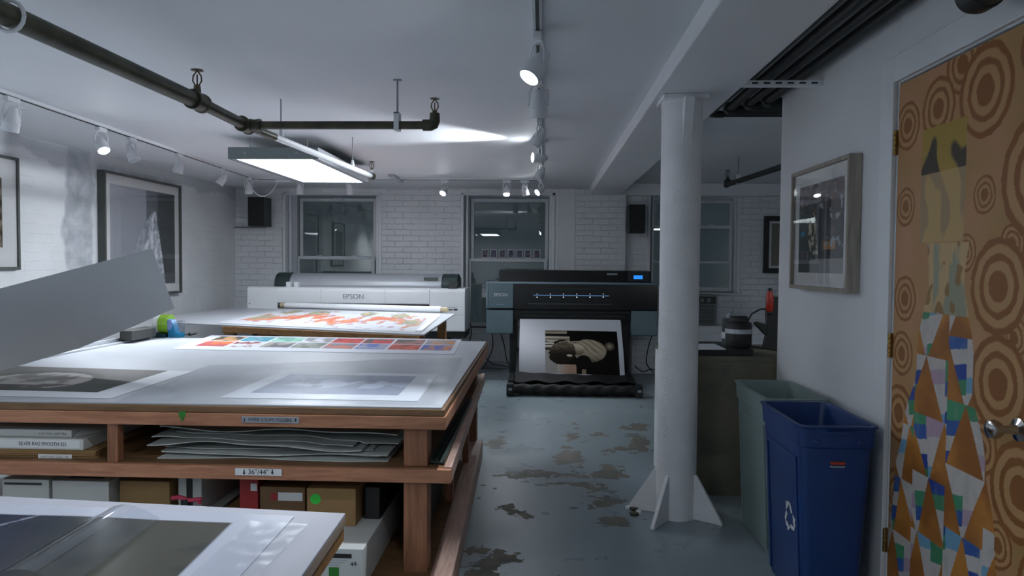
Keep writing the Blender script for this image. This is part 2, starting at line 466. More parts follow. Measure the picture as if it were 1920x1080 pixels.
# windows: casing, two sashes and their panes
def window(name, px0, px1, pyt, pyr, pyb, ox, label_split=None, bottom=None):
    a, b_, z0, z1 = ox
    yg = YB + .10
    x0, x1 = P(px0, 450, y=yg).x, P(px1, 450, y=yg).x
    zt, zr, zb = P(px0, pyt, y=yg).z, P((px0 + px1) / 2, pyr, y=yg).z, (P(px0, pyb, y=yg).z if pyb else z0)
    mb = MB()     # casing lining the opening, stepped stops
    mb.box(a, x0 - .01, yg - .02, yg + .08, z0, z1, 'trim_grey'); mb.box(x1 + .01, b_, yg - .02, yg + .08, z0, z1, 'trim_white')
    mb.box(a, a + .035, YB - .015, yg - .02, z0, z1, 'trim_white'); mb.box(a + .06, a + .085, yg - .05, yg - .02, z0, z1, 'trim_white')
    mb.box(b_ - .035, b_, YB - .015, yg - .02, z0, z1, 'trim_white')
    mb.box(a, b_, YB - .015, yg + .08, zt + .03, z1, 'trim_white')
    mb.box(a - .02, b_ + .02, YB - .03, yg + .08, z0 - .035, z0, 'sash_white')
    wnd = struct(mb.build(name, bevel=.004))
    def sash(nm, u0, u1, v0, v1, y, rail):
        f = MB(); t_ = .04
        f.box(u0, u0 + t_, y, y + .035, v0, v1, 'sash_white').box(u1 - t_, u1, y, y + .035, v0, v1, 'sash_white')
        f.box(u0 + t_, u1 - t_, y, y + .035, v1 - t_, v1, 'sash_white').box(u0 + t_, u1 - t_, y, y + .035, v0, v0 + rail, 'sash_white')
        o = f.build(nm, wnd, bevel=.004)
        MB().box(u0 + t_, u1 - t_, y + .014, y + .018, v0 + rail, v1 - t_, 'window_glass').build('pane', o)
        return o
    sash('upper_sash', x0, x1, zr - .01, zt, yg + .045, .05)
    lo = sash('lower_sash', x0 - .03, x1 - .01, zb, zr + .035, yg, .05)
    lk = MB()
    for q in (.27, .73):
        xq = x0 + (x1 - x0) * q; lk.box(xq - .035, xq + .035, yg - .004, yg + .03, zr + .035, zr + .048, 'sash_white')
    lk.build('sash_lock', lo, bevel=.003)
    lt = MB().box((x0 + x1) / 2 - .06, (x0 + x1) / 2 + .06, yg + .02, yg + .045, zt - .03, zt + .0, 'sash_white').build('tilt_latch', wnd, bevel=.002)
    return x0, x1, zr, yg, wnd
w1 = window('window_1', 560, 704, 371, 486, None, W[0])
w2 = window('window_2', 882, 1028, 372, 490, 612, W[1])
w3 = window('window_3', 1224, 1375, 374, 428, 545, W[2])
# extra bar across the lower sash of the third window
mb = MB().box(w3[0] + .0, w3[1] - .05, w3[3] - .0, w3[3] + .03, wz(492, 1340) - .012, wz(492, 1340) + .012, 'sash_white')
mb.build('glazing_bar', w3[4], bevel=.003)
# panel with the air conditioner below the third window

# ------------------------------------------------------------------ pillar
pc = P(1274, 500, y=3.66); px_, py_ = pc.x, 3.66
pil = thing('support_pillar', 'thick white lumpy-painted round steel column under the ceiling beam', 'pillar', (px_, py_, 0))
rp = .102
MB().lathe([(rp, 0), (rp * 1.0, .5), (rp * .985, 1.2), (rp, 2.0), (rp * 1.02, BZ)], (px_, py_, 0), (0, 0, 1), 'pillar_paint', 40).build('shaft', pil)
MB().box(px_ - rp - .01, px_ + rp + .01, py_ - rp - .01, py_ + rp + .01, BZ - .022, BZ, 'pillar_paint').build('cap_plate', pil, bevel=.004)
def gus(ang, rr, h, t0=.02, up=False):
    d = V(math.cos(ang), math.sin(ang), 0); n = V(-d.y, d.x, 0) * t0
    c = V(px_, py_, 0)
    if not up: pts = [c + d * (rp - .015), c + d * (rp + rr), c + d * (rp + rr) + V(0, 0, .01), c + d * (rp + .01) + V(0, 0, h), c + d * (rp - .015) + V(0, 0, h)]
    else: pts = [c + d * (rp - .015) + V(0, 0, BZ - .02), c + d * (rp + rr) + V(0, 0, BZ - .02), c + d * (rp - .002) + V(0, 0, BZ - h)]
    return MB().prism([p - n * .5 for p in pts], n, 'pillar_paint')
for a in (-125, -35, 60, 160): gus(math.radians(a), .15 if a != -125 else .17, .23).build('gusset', pil, bevel=.004)
gus(math.radians(-85), .045, .26, .05, True).build('gusset', pil, bevel=.004)
# broken plaster where the gusset meets the floor
mb = MB(); c = P(1183, 958, z=0)
for k in range(7):
    a = random.random() * 6; rr = random.uniform(.015, .04); q = c + V(random.uniform(-.05, .05), random.uniform(-.07, .07), 0)
    mb.prism([q + V(math.cos(a + j * 1.3) * rr * random.uniform(.7, 1.2), math.sin(a + j * 1.3) * rr, 0) for j in range(5)], (0, 0, random.uniform(.006, .018)), 'iron' if k % 3 == 0 else 'pillar_paint')
tag(mb.build('plaster_rubble'), 'broken plaster crumbs on the floor left of the pillar foot', 'rubble', kind='stuff')

# ------------------------------------------------------------------ ceiling track and heads
ZT = ZC - .028
def trackpt(px, py): return P(px, py, z=ZT)
A0, A1 = trackpt(0, 176), trackpt(470, 335)
B1 = trackpt(1012, 341); B1.x = -.03
A1.y = B1.y = (A1.y + B1.y) / 2
dirA = (A1 - A0).normalized(); A00 = A0 - dirA * 1.6
tr = MB()
def bar(mb, a, b_, w_, h, m, z1):
    d = (b_ - a); d.z = 0; d.normalize(); n = V(-d.y, d.x, 0) * w_ / 2
    mb.prism([V(*(a - n).xy, z1 - h), V(*(b_ - n).xy, z1 - h), V(*(b_ + n).xy, z1 - h), V(*(a + n).xy, z1 - h)], (0, 0, h), m)
def track(a, b_, label):
    r_ = thing('lighting_track', label, 'track', (a.x, a.y, ZC - .025), 'white lighting tracks')
    m1 = MB(); bar(m1, a, b_, .036, .022, 'track_white', ZC); m1.build('rail', r_, bevel=.002)
    m2 = MB(); bar(m2, a, b_, .012, .004, 'black_plastic', ZC - .022); m2.build('slot', r_)
    return r_
track(A00, A1, 'long white lighting track on the ceiling along the left brick wall')
track(A1 + V(.03, 0, 0), B1 - V(.03, 0, 0), 'white lighting track across the ceiling in front of the windows')
C0 = V(-.03, -1.5, ZT)
track(C0, B1 + V(0, .02, 0), 'white lighting track down the middle of the ceiling towards the camera')

def head(loc, aim, lit, label, size=1.0, watts=None, ang=62, tdir=(0, 1, 0), cord=False):
    loc = V(loc[0], loc[1], ZC - .026)
    r_ = thing('track_light', label, 'spotlight', loc, 'track lights')
    td = Vector(tdir); k = size
    m1 = MB(); n = V(-td.y, td.x, 0)
    bar(m1, loc - td * .045 * k, loc + td * .045 * k, .034, .026, 'track_white', loc.z); m1.build('adapter', r_, bevel=.003)
    aim = Vector(aim).normalized()
    piv = loc + V(0, 0, -.105 * k)
    side = aim.cross(V(0, 0, 1))
    side = side.normalized() if side.length > .05 else V(1, 0, 0)
    m2 = MB(); hw = .04 * k
    m2.path([piv - side * hw, piv - side * hw + V(0, 0, .05 * k), piv - side * hw * .6 + V(0, 0, .078 * k), loc + V(0, 0, -.026)], .0045 * k, 'track_white', 8)
    m2.path([piv + side * hw, piv + side * hw + V(0, 0, .05 * k), piv + side * hw * .6 + V(0, 0, .078 * k), loc + V(0, 0, -.026)], .0045 * k, 'track_white', 8)
    m2.tube(piv - side * hw * 1.12, piv + side * hw * 1.12, .006 * k, 'track_white', 10)
    m2.build('yoke', r_)
    m3 = MB()
    m3.lathe([(.006 * k, -.062 * k), (.017 * k, -.058 * k), (.022 * k, -.04 * k), (.026 * k, -.03 * k), (.034 * k, -.01 * k), (.037 * k, 0), (.037 * k, .012 * k),
              (.039 * k, .013 * k), (.039 * k, .058 * k), (.034 * k, .058 * k), (.033 * k, .03 * k), (0, .03 * k)], piv, aim, 'track_white', 24)
    m3.build('lamp_housing', r_)
    m4 = MB().lathe([(0, .034 * k), (.032 * k, .034 * k), (.032 * k, .052 * k), (.022 * k, .056 * k), (0, .057 * k)], piv, aim, 'lamp_lit' if lit else 'trim_grey', 20)
    o4 = m4.build('lamp', r_)
    if cord:
        m5 = MB(); m5.path([loc + td * .03, loc + td * .06 + side * .05 + V(0, 0, -.04), piv - aim * .06 * k + side * .02], .0035, 'track_white', 6); m5.build('cord', r_)
    if lit:
        li = bpy.data.lights.new('spot', 'SPOT'); li.energy = watts if watts else SPOTW; li.color = (.86, .93, 1.0)
        li.spot_size = math.radians(ang); li.spot_blend = .6; li.shadow_soft_size = .03
        lo = bpy.data.objects.new('spot', li); COL.objects.link(lo)
        lo.parent = r_; lo.location = (piv - loc) + aim * .064 * k
        lo.rotation_euler = aim.to_track_quat('-Z', 'Y').to_euler()
    return r_
yx = dirA
def onA(px, py): return trackpt(px, py)
def lerpA(t): return A0 + (A1 - A0) * t
def atA(px):   # where the left track passes a column of the photo
    best = min(((abs((P(px, 300, y=q.y).x) - q.x), q) for q in (A0 + (A1 - A0) * i / 400 for i in range(-10, 401))), key=lambda e: e[0]); return best[1]
L = [(24, (-.3, .1, -1), 0, 'unlit white track light at the near end of the left track', 1.15),
     (190, (.5, -.3, -.8), 1, 'lit white track light on the left track, left of the big framed picture', 1.05),
     (247, (.45, -.1, -.9), 0, 'unlit white track light above the left side of the big framed picture', 1.05),
     (335, (-.15, -.1, -.95), 0, 'unlit white track light above the right side of the big framed picture', 1),
     (417, (-.5, -.2, -.8), 0, 'unlit white track light left of the looping white cord', 1),
     (466, (-.1, .3, -.9), 0, 'white track light with a looping cord above the left speaker', 1.05)]
for (px, aim, lit, lb, sz) in L:
    head(atA(px), aim, lit, lb, sz, tdir=tuple(dirA), cord=not lit, watts=44)
# unseen heads added on the track outside the frame, to brighten the brick wall
for i, yy in enumerate((2.6, 1.6)):
    q = A0 + dirA * ((yy - A0.y) / dirA.y); head(q, (-.75, .15, -.8), 1, 'lit track light over the near end of the brick wall, %s' % ('first before the frame' if i == 0 else 'second before the frame'), 1, 30, 90, tuple(dirA))
def atB(px): return V(P(px, 342, y=B1.y).x, B1.y, ZT)
for (px, aim, lit, lb) in [(562, (0, .1, -1), 0, 'unlit white track light above the left edge of the left window'),
                           (656, (0, .15, -1), 0, 'unlit white track light above the right part of the left window'),
                           (834, (-.3, -.6, -.7), 1, 'lit white track light between the left and middle windows'),
                           (950, (0, -.45, -.85), 1, 'lit white track light above the middle window'),
                           (984, (.25, .2, -.9), 0, 'unlit white track light just right of the lit one above the middle window')]:
    head(atB(px), aim, lit, lb, 1, 22, 75, (1, 0, 0))
def atC(py):
    return min(((abs(trackpt(1008, py).y - (B1.y * i / 800)), V(-.03, B1.y * i / 800, ZT)) for i in range(801)), key=lambda e: e[0])[1]
for (py, aim, lit, lb, sz, wt) in [(66, (-.5, -.35, -.85), 1, 'largest lit track light at the top of the picture', 1.15, 26),
                               (150, (0, .2, -1), 0, 'unlit track light with a broad ring body, second from the top of the picture', 1.15, 0),
                               (226, (-.5, .2, -.7), 0, 'unlit tilted track light above the short ceiling streak', 1, 0),
                               (270, (-.97, -.30, -.02), 1, 'lit track light aimed left along the ceiling', 1, 34),
                               (303, (-.3, -.2, -.6), 0, 'unlit track light with a side loop, just beyond the left-aimed one', 1, 0),
                               (340, (-.65, -.5, -.5), 1, 'lit track light at the corner of the two tracks', 1, 16)]:
    head(atC(py), aim, lit, lb, sz, wt, 70, (0, 1, 0), cord=not lit)
for yy, lb in ((1.15, 'lit track light over the foreground table'), (.1, 'lit track light on the middle track just behind the viewer')):  # extra heads added out of view for more light on the near end
    head(V(-.03, yy, ZT), (-.75, .25, -.7), 1, lb, 1.1, 9, 90)
# the hanging white cord loop
c0, c1 = atA(462), atB(520)
pts = []
for i in range(17):
    t_ = i / 16; q = c0.lerp(c1, t_); q.z = ZC - .05 - .17 * math.sin(math.pi * t_) ** .8; pts.append(q)
tag(MB().path(pts, .006, 'track_white', 8).build('white_cord'), 'white cord sagging in a loop between the left track and the window track', 'cord')
tag(MB().box(atB(532).x - .09, atB(532).x + .09, B1.y - .03, B1.y + .03, ZC - .05, ZC - .024, 'track_white').build('track_feed_box', bevel=.004), 'white feed box on the window track beside the cord loop', 'box')

# ------------------------------------------------------------------ fluorescent fixture
zf = 2.06
fa, fb, fc, fd = P(427, 298, z=zf), P(600, 300, z=zf), P(697, 343, z=zf), P(555, 342, z=zf)
x0f, x1f, y0f, y1f = fa.x, fb.x, fa.y, fc.y
fx_ = thing('ceiling_light_fixture', 'suspended rectangular fluorescent light fixture glowing white', 'ceiling light', ((x0f + x1f) / 2, (y0f + y1f) / 2, zf))
mb = MB(); hh = .088; t_ = .035
mb.box(x0f, x1f, y0f, y0f + .02, zf, zf + hh, 'fixture_grey').box(x0f, x1f, y1f - .02, y1f, zf, zf + hh, 'fixture_grey')
mb.box(x0f, x0f + .02, y0f + .02, y1f - .02, zf, zf + hh, 'fixture_grey').box(x1f - .02, x1f, y0f + .02, y1f - .02, zf, zf + hh, 'aluminium')
mb.box(x0f + .02, x1f - .02, y0f + .02, y1f - .02, zf + hh - .01, zf + hh, 'fixture_grey')
mb.box(x0f + .02, x0f + .02 + t_, y0f + .02, y1f - .02, zf, zf + .008, 'aluminium').box(x1f - .02 - t_, x1f - .02, y0f + .02, y1f - .02, zf, zf + .008, 'aluminium')
mb.build('housing', fx_, bevel=.003)
ym = (y0f + y1f) / 2
for (ya, yb) in ((y0f + .02, ym - .004), (ym + .004, y1f - .02)):
    MB().box(x0f + .055, x1f - .055, ya, yb, zf + .004, zf + .012, 'panel_light').build('diffuser', fx_)
for xq in (x0f + .13, x1f - .16):
    MB().tube((xq, y0f - .004, zf + .045), (xq, y0f + .002, zf + .045), .009, 'steel', 10).build('knockout', fx_)
for (xx, yy) in ((x1f - .12, y0f + .12), (x1f - .12, y1f - .12), (x0f + .12, y0f + .12), (x0f + .12, y1f - .12)):
    MB().tube((xx, yy, zf + hh), (xx, yy, ZC), .004, 'steel', 8).build('hanger_rod', fx_)

def fill_fixture(x, y, w_, l_, z, m, lb):  # unseen panel lamp, added only as fill light
    f_ = thing('ceiling_light_fixture', lb, 'ceiling light', (x, y, z))
    a, b_, c, d = x - w_ / 2, x + w_ / 2, y - l_ / 2, y + l_ / 2
    MB().box(a, b_, c, c + .02, z, z + .088, 'fixture_grey').box(a, b_, d - .02, d, z, z + .088, 'fixture_grey').box(a, a + .02, c, d, z, z + .088, 'fixture_grey').box(b_ - .02, b_, c, d, z, z + .088, 'fixture_grey').box(a, b_, c, d, z + .08, z + .09, 'fixture_grey').build('housing', f_)
    MB().box(a + .03, b_ - .03, c + .03, d - .03, z + .004, z + .012, m).build('diffuser', f_)
fill_fixture(-1.5, -.9, .65, 1.4, 2.06, 'panel_fill', 'fluorescent fixture hanging behind the viewer on the left')  # added behind the camera to lift the shadows
fill_fixture(2.6, 1.9, .6, 1.2, 2.1, 'panel_fill', 'fluorescent fixture in the room beyond the partition')  # added out of view to brighten the far side of the partition

# ------------------------------------------------------------------ sprinkler pipework on the left
zp = 2.0
q0, q1, q2, q3 = P(0, 22, z=zp), P(370, 190, z=zp), P(460, 235, z=zp), P(697, 330, z=zp)
dd = (q0 - q1).normalized(); qs = q1 + dd * 3.0
sp_ = thing('sprinkler_pipe', 'branching dark iron sprinkler pipe above the big table, far end painted white', 'pipe', (q2.x, q2.y, zp))
MB().path([qs, q1], .034, 'iron', 20).build('main_pipe', sp_)
MB().path([q1, q2], .027, 'iron', 20).build('middle_pipe', sp_)
MB().path([q2, q2.lerp(q3, .16)], .021, 'iron', 16).build('end_pipe', sp_)
lab(MB().path([q2.lerp(q3, .16), q3], .019, 'trim_white', 16).build('painted_pipe', sp_), 'white painted end section')
d1 = (q2 - q1).normalized()
def fitting(mb, c, d, r, l): mb.lathe([(r * .8, -l), (r, -l), (r, -l + .015), (r * .92, -l + .016), (r * .92, l - .016), (r, l - .015), (r, l), (r * .8, l)], c, d, 'iron', 24)
mb = MB(); fitting(mb, q1, d1, .043, .05); mb.tube(q1, q1 + V(0, 0, .055), .018, 'iron', 14, .016); mb.build('coupling', sp_)
mb = MB(); fitting(mb, q2, d1, .040, .05); fitting(mb, q2 + V(.05, 0, 0), V(1, 0, 0), .033, .03); mb.build('tee_fitting', sp_)
def sprinkler(base_, parent, up=.1, m='bronze', k=1.0):
    b0 = Vector(base_); mb = MB()
    mb.lathe([(.009 * k, 0), (.013 * k, .004), (.013 * k, .016 * k), (.008 * k, .02 * k)], b0, (0, 0, 1), m, 6)
    top = b0 + V(0, 0, .075 * k)
    for sgn in (-1, 1):
        mb.path([b0 + V(sgn * .008 * k, 0, .018 * k), b0 + V(sgn * .018 * k, 0, .035 * k), b0 + V(sgn * .016 * k, 0, .055 * k), top], .003 * k, m, 8)
    mb.tube(b0 + V(0, 0, .02 * k), b0 + V(0, 0, .06 * k), .003 * k, m, 8)
    mb.lathe([(.004, 0), (.024 * k, .001), (.024 * k, .004), (.003, .005)], top, (0, 0, 1), m, 20)
    return mb.build('sprinkler_head', parent)
sprinkler(q1 + V(0, 0, .05), sp_, k=1.1)
q4 = P(815, 235, y=q2.y); q4.z = zp
cr = sp_
MB().path([q2 + V(.055, 0, 0), q4 + V(-.03, 0, 0)], .021, 'iron', 18).build('cross_pipe', cr)
el = MB(); el.path([q4 + V(-.06, 0, 0), q4 + V(-.02, 0, 0), q4 + V(-.006, 0, .006), q4 + V(0, 0, .02), q4 + V(0, 0, .06)], [.029, .029, .029, .027, .025], 'iron', 18); el.build('elbow', cr)
sprinkler(q4 + V(0, 0, .055), cr, k=1.0)
hx = P(745, 235, y=q2.y).x
hg = MB(); hg.box(hx - .013, hx + .013, q2.y - .027, q2.y + .027, zp - .028, zp - .022, 'track_white'); hg.box(hx - .013, hx + .013, q2.y - .030, q2.y - .024, zp - .028, zp + .06, 'track_white'); hg.box(hx - .013, hx + .013, q2.y + .024, q2.y + .03, zp - .028, zp + .06, 'track_white'); hg.box(hx - .013, hx + .013, q2.y - .03, q2.y + .03, zp + .055, zp + .062, 'track_white')
hg.tube((hx, q2.y, zp + .06), (hx, q2.y, ZC), .005, 'steel', 8); hg.box(hx - .02, hx + .02, q2.y - .01, q2.y + .01, ZC - .006, ZC, 'steel')
lab(hg.build('hanger', cr), 'white clevis hanger on a steel rod')
# end of the painted pipe: elbow and sideways sprinkler
mb = MB(); fitting(mb, q3, (q3 - q2).normalized(), .026, .03); mb.tube(q3, q3 + V(0, 0, .05), .012, 'trim_white', 12); mb.build('end_elbow', sp_)
lab(sprinkler(q3 + V(0, 0, .045), sp_, k=.9), 'black sprinkler head')
for tq in (.2, .78):
    qq = q2.lerp(q3, tq); mb = MB().tube(qq + V(0, 0, .015), V(qq.x, qq.y, ZC), .0045, 'steel', 8).tube(qq + V(0, 0, .018), qq + V(0, 0, .06), .016, 'track_white', 10, .008); mb.build('hanger', sp_)
qq = q0 + (q1 - q0) * .03
mb = MB(); a_ = [qq + V(math.cos(t) * .045, 0, math.sin(t) * .045) for t in [math.radians(x) for x in range(0, 361, 24)]]
mb.path(a_, .006, 'track_white', 8); mb.tube(qq + V(0, 0, .045), V(qq.x, qq.y, ZC), .005, 'track_white', 8); mb.build('ring_hanger', sp_)
# small ceiling batten
cb = P(741, 332, z=ZC)
mb = MB(); bar(mb, P(733, 326, z=ZC), P(752, 338, z=ZC), .06, .03, 'trim_grey', ZC)
tag(mb.build('ceiling_box', bevel=.004), 'small pale rectangular box on the ceiling right of the fluorescent fixture', 'junction box')

# ------------------------------------------------------------------ pipes along the right wall
pd = [(.990, 2.205, .017, 4.30), (1.068, 2.208, .026, 4.20), (1.152, 2.212, .022, 4.11), (1.235, 2.216, .026, 4.04)]
names = ['dark heating pipe nearest the beam, turning at the wall corner', 'dark heating pipe second from the beam', 'dark heating pipe third from the beam', 'thin dark heating pipe closest to the right wall']
for (x_, z_, r_, ye), nm in zip(pd, names):
    o_ = thing('overhead_pipe', nm, 'pipe', (x_, ye, z_), 'overhead pipes by the right wall')
    MB().path([V(x_, -1.6, z_), V(x_, ye - .04, z_)], r_, 'pipe_black', 18).build('run', o_)
    MB().path([V(x_, ye - .08, z_), V(x_, ye - .03, z_), V(x_ + .012, ye - .008, z_), V(x_ + .04, ye, z_), V(x_ + .08, ye, z_)], r_ * 1.25, 'pipe_black', 16).build('elbow', o_)
    MB().path([V(x_ + .05, ye, z_), V(2.3, ye, z_)], r_, 'pipe_black', 18).build('branch', o_)
ps = P(1450, 158, z=2.155)
mb = MB().box(.93, XR, ps.y - .02, ps.y + .02, 2.144, 2.148, 'trim_white').box(.93, XR, ps.y - .021, ps.y - .018, 2.144, 2.168, 'trim_white').box(.93, XR, ps.y + .018, ps.y + .021, 2.144, 2.168, 'trim_white')
for k in range(6): mb.box(.97 + k * .055, 1.0 + k * .055, ps.y - .0215, ps.y - .0205, 2.152, 2.160, 'black_plastic')
tag(mb.build('strut_channel', bevel=.001), 'white slotted metal channel carrying the dark pipes across to the right wall', 'bracket')
mb = MB().path([V(1.18, 2.03, 2.05), V(1.18, -1.2, 2.05)], .050, 'pipe_black', 24); mb.lathe([(.052, 0), (.056, .01), (.056, .06), (.05, .062)], V(1.18, 2.02, 2.05), (0, -1, 0), 'pipe_black', 24)
o_ = mb.build('capped_pipe', bevel=.004); tag(o_, 'fat black pipe end under the ceiling above the painted door', 'pipe')
MB().box(1.21, XR, 1.80, 1.85, 2.03, 2.055, 'trim_white').build('wall_bracket', o_, bevel=.003)
# alcove sprinkler
e0, e1 = P(1364, 346, z=2.08), P(1450, 318, z=2.08)
al = thing('sprinkler_pipe', 'short dark sprinkler pipe in the dim alcove behind the pillar', 'pipe', tuple(e0))
e2 = e0 + (e1 - e0).normalized() * 2.6
MB().path([e0, e2], .024, 'pipe_black', 16).build('run', al)
MB().path([e0 + V(0, .03, 0), e0, e0 + V(0, 0, .05)], .03, 'pipe_black', 14).build('elbow', al)
sprinkler(e0 + V(0, 0, .05), al, m='black_plastic', k=1.1)
eh = e0.lerp(e1, .27)
MB().tube(eh, V(eh.x, eh.y, ZR), .005, 'steel', 8).box(eh.x - .015, eh.x + .015, eh.y - .015, eh.y + .015, 2.05, 2.14, 'track_white').build('hanger', al, bevel=.002)

# ------------------------------------------------------------------ speakers
def speaker(px0, px1, py0, py1, yf, dep, lb):
    a, b_ = P(px0, py0, y=yf), P(px1, py1, y=yf)
    r_ = thing('wall_speaker', lb, 'speaker', ((a.x + b_.x) / 2, yf, b_.z), 'wall speakers')
    MB().box(a.x, b_.x, yf + .012, yf + dep, b_.z, a.z, 'speaker_side').build('cabinet', r_, bevel=.006)
    MB().box(a.x + .003, b_.x - .003, yf, yf + .012, b_.z + .003, a.z - .003, 'speaker_black').build('grille', r_, bevel=.004)
    MB().box((a.x + b_.x) / 2 - .03, (a.x + b_.x) / 2 + .03, yf + dep, YB, (a.z + b_.z) / 2 - .04, (a.z + b_.z) / 2 + .04, 'black_plastic').build('wall_bracket', r_, bevel=.003)
speaker(464, 495, 369, 424, 8.42, .24, 'black speaker on the back wall left of the left window')
speaker(1180, 1210, 383, 437, 8.45, .20, 'black speaker on the back wall just left of the pillar')
a_ = P(500, 426, y=YB - .05)
tag(MB().path([a_, P(440, 426, y=YB - .05), P(434, 430, y=YB - .05), P(434, 500, y=YB - .05), P(434, 575, y=YB - .05)], .005, 'cable_black', 6).build('speaker_cable'), 'thin dark cable running from the left speaker down the corner', 'cable')

# ------------------------------------------------------------------ framed pictures
def art_dress(u, v):
    c = mixc((172, 176, 184), (150, 154, 162), v)  # paler left half has the wall's reflection in the glazing painted in
    if u > .52: c = mixc((118, 122, 128), (96, 100, 106), v)
    if u > .70: c = (84, 88, 90)
    ax = .66
    lft = ax - .57 * (max(0, v - .2) / .8) ** .8; rgt = ax + .20 * max(0, v - .2) ** .8
    if v > .22:
        if lft < u < rgt:
            k = 1 - abs((u - ax) / .4); f = fbm(u, v, 14, 3)
            c = mixc((150, 156, 166), (236, 238, 244), .55 + f * .9 + .2 * math.sin((u - ax) / (v + .1) * 60))
            if u < ax - .5 * (max(0, v - .2) / .8) ** .8 * .6: c = mixc(c, (140, 146, 156), .6)
    if v > .88: c = mixc(c, (120, 122, 124), .5)
    return c
def framed(name, lb, corners, depth_vec, fw, mw, fmat, art, nu, nv, ink_='ink_satin', split=None):
    """corners a,b,c,d of the front face (TL,TR,BR,BL); depth_vec goes back to the wall"""
    a, b_, c, d = map(Vector, corners); dv = Vector(depth_vec)
    r_ = thing(name, lb, 'picture', tuple((c + d) / 2 + dv))
    U = (b_ - a).normalized(); Dn = (d - a).normalized()
    def ins(k, e=0): return [a + U * k + Dn * k + dv * e, b_ - U * k + Dn * k + dv * e, c - U * k - Dn * k + dv * e, d + U * k - Dn * k + dv * e]
    o, i = ins(0), ins(fw)
    fr = MB()
    for k in range(4):
        k2 = (k + 1) % 4; fr.prism([o[k], o[k2], i[k2], i[k]], dv, fmat)
    fr.build('frame', r_, bevel=.0015)
    e = .35; q = ins(fw, e); MB().prism(q, dv * .4, 'mat_board').build('mount', r_)
    p = ins(fw + mw, e); nrm = dv.normalized() * -.0012
    f_ = flat(*[x + nrm for x in p])
    printed('artwork', r_, f_, nu, nv, art, ink_)
    g = ins(fw, .10); MB().prism(g, dv.normalized() * .002, 'picture_glass').build('glazing', r_)
    return r_
xw = XL + .07
ya, yb = P(197, 400, x=xw).y, P(341, 400, x=xw).y
zt_, zb_ = P(197, 318, x=xw).z, P(341, 549, x=xw).z
framed('framed_picture', 'large grey framed black-and-white picture of a draped white shape on the left brick wall', [(xw, ya, zt_), (xw, yb, zt_), (xw, yb, zb_), (xw, ya, zb_)], (-.068, 0, 0), .022, .085, 'frame_grey', art_dress, 110, 90)
def art_warm(u, v):
    f = fbm(u, v, 7, 9); return mixc((150, 140, 122), (60, 54, 46), .5 + f)
xs_ = XL + .035
yb = P(38, 400, x=xs_).y; zt_ = P(38, 297, x=xs_).z; zb_ = P(37, 506, x=xs_).z
framed('framed_picture', 'dark framed picture cut off by the left edge of the photo', [(xs_, yb - .75, zt_), (xs_, yb, zt_), (xs_, yb, zb_), (xs_, yb - .75, zb_)], (-.033, 0, 0), .022, .14, 'frame_grey', art_warm, 40, 60)
def art_figure(u, v):
    c = mixc((38, 44, 46), (70, 76, 80), .5 + fbm(u, v, 5, 2))
    if v < .22: c = mixc((140, 128, 128), (96, 92, 96), .5 + fbm(u, v, 8, 5))
    if abs(u - .36 - .03 * math.sin(v * 9)) < .10 * ss(.25, .5, v) and v < .8: c = mixc((190, 182, 160), (60, 56, 46), ss(.3, .7, .5 + fbm(u, v, 16, 1)))
    if fbm(u, v, 9, 40) > .38 and v < .45: c = (176, 178, 184)
    if .58 < u < .85 and .66 < v < .74: c = (176, 120, 48)
    if .04 < u < .14 and .52 < v < .58: c = (30, 120, 160)
    if u > .6 and .6 < v < .72 and fbm(u, v, 10, 8) > .1: c = (150, 160, 168)
    if v > .84: c = (150, 152, 154) if u > .28 else (34, 36, 38)
    if v < .55 and fbm(u, v, 8, 77) < -.55: c = (150, 90, 70)
    return c
xp = XR - .055
yfar, ynear = P(1482, 400, x=xp).y, P(1590, 400, x=xp).y
ztp, zbp = P(1590, 288, x=xp).z, P(1482, 540, x=xp).z
framed('framed_picture', 'pale wood framed abstract figure picture on the right wall beside the door', [(xp, yfar, ztp), (xp, ynear, ztp), (xp, ynear, zbp), (xp, yfar, zbp)], (.053, 0, 0), .018, .062, 'frame_oak', art_figure, 80, 80)
yb2 = YB - .04
x0, x1, z1, z0 = P(1434, 405, y=yb2).x, P(1434, 405, y=yb2).x + .5, P(1434, 405, y=yb2).z, P(1434, 512, y=yb2).z
framed('framed_picture', 'dark framed picture on the far alcove wall, half hidden by the right wall', [(x0, yb2, z1), (x1, yb2, z1), (x1, yb2, z0), (x0, yb2, z0)], (0, .038, 0), .06, .03, 'frame_black', lambda u, v: (120, 112, 100), 8, 8)
# row of seven little cards on the window rail
zr_ = w2[2] + .037
for k in range(7):
    pxc = [909.5, 925.5, 941.5, 958, 974, 989.5, 1007][k]
    xq = P(pxc, 478, y=YB + .09).x
    col_ = [(130, 120, 130), (118, 118, 140), (128, 118, 128), (112, 112, 128), (100, 104, 120), (118, 112, 130), (122, 108, 118)][k]
    def cardcol(u, v, c=col_, k=k):
        if u < .14 or u > .86 or v < .1 or v > .86: return (190, 190, 198)
        return mixc(c, (70, 70, 84), .5 + fbm(u, v, 3, k * 5) * 1.4)
    hw_, hh_ = .043, .115
    o = printed('photo_card', None, flat((xq - hw_, YB + .112, zr_ + hh_), (xq + hw_, YB + .112, zr_ + hh_), (xq + hw_, YB + .098, zr_ + .001), (xq - hw_, YB + .098, zr_ + .001)), 12, 14, cardcol, 'ink_satin', .0015)
    ords = ['leftmost', 'second from the left', 'third from the left', 'middle one', 'third from the right', 'second from the right', 'rightmost']
    tag(o, 'small white-bordered photo card on the middle window rail, %s of seven' % ords[k], 'photo', 'photo cards on the middle window rail')

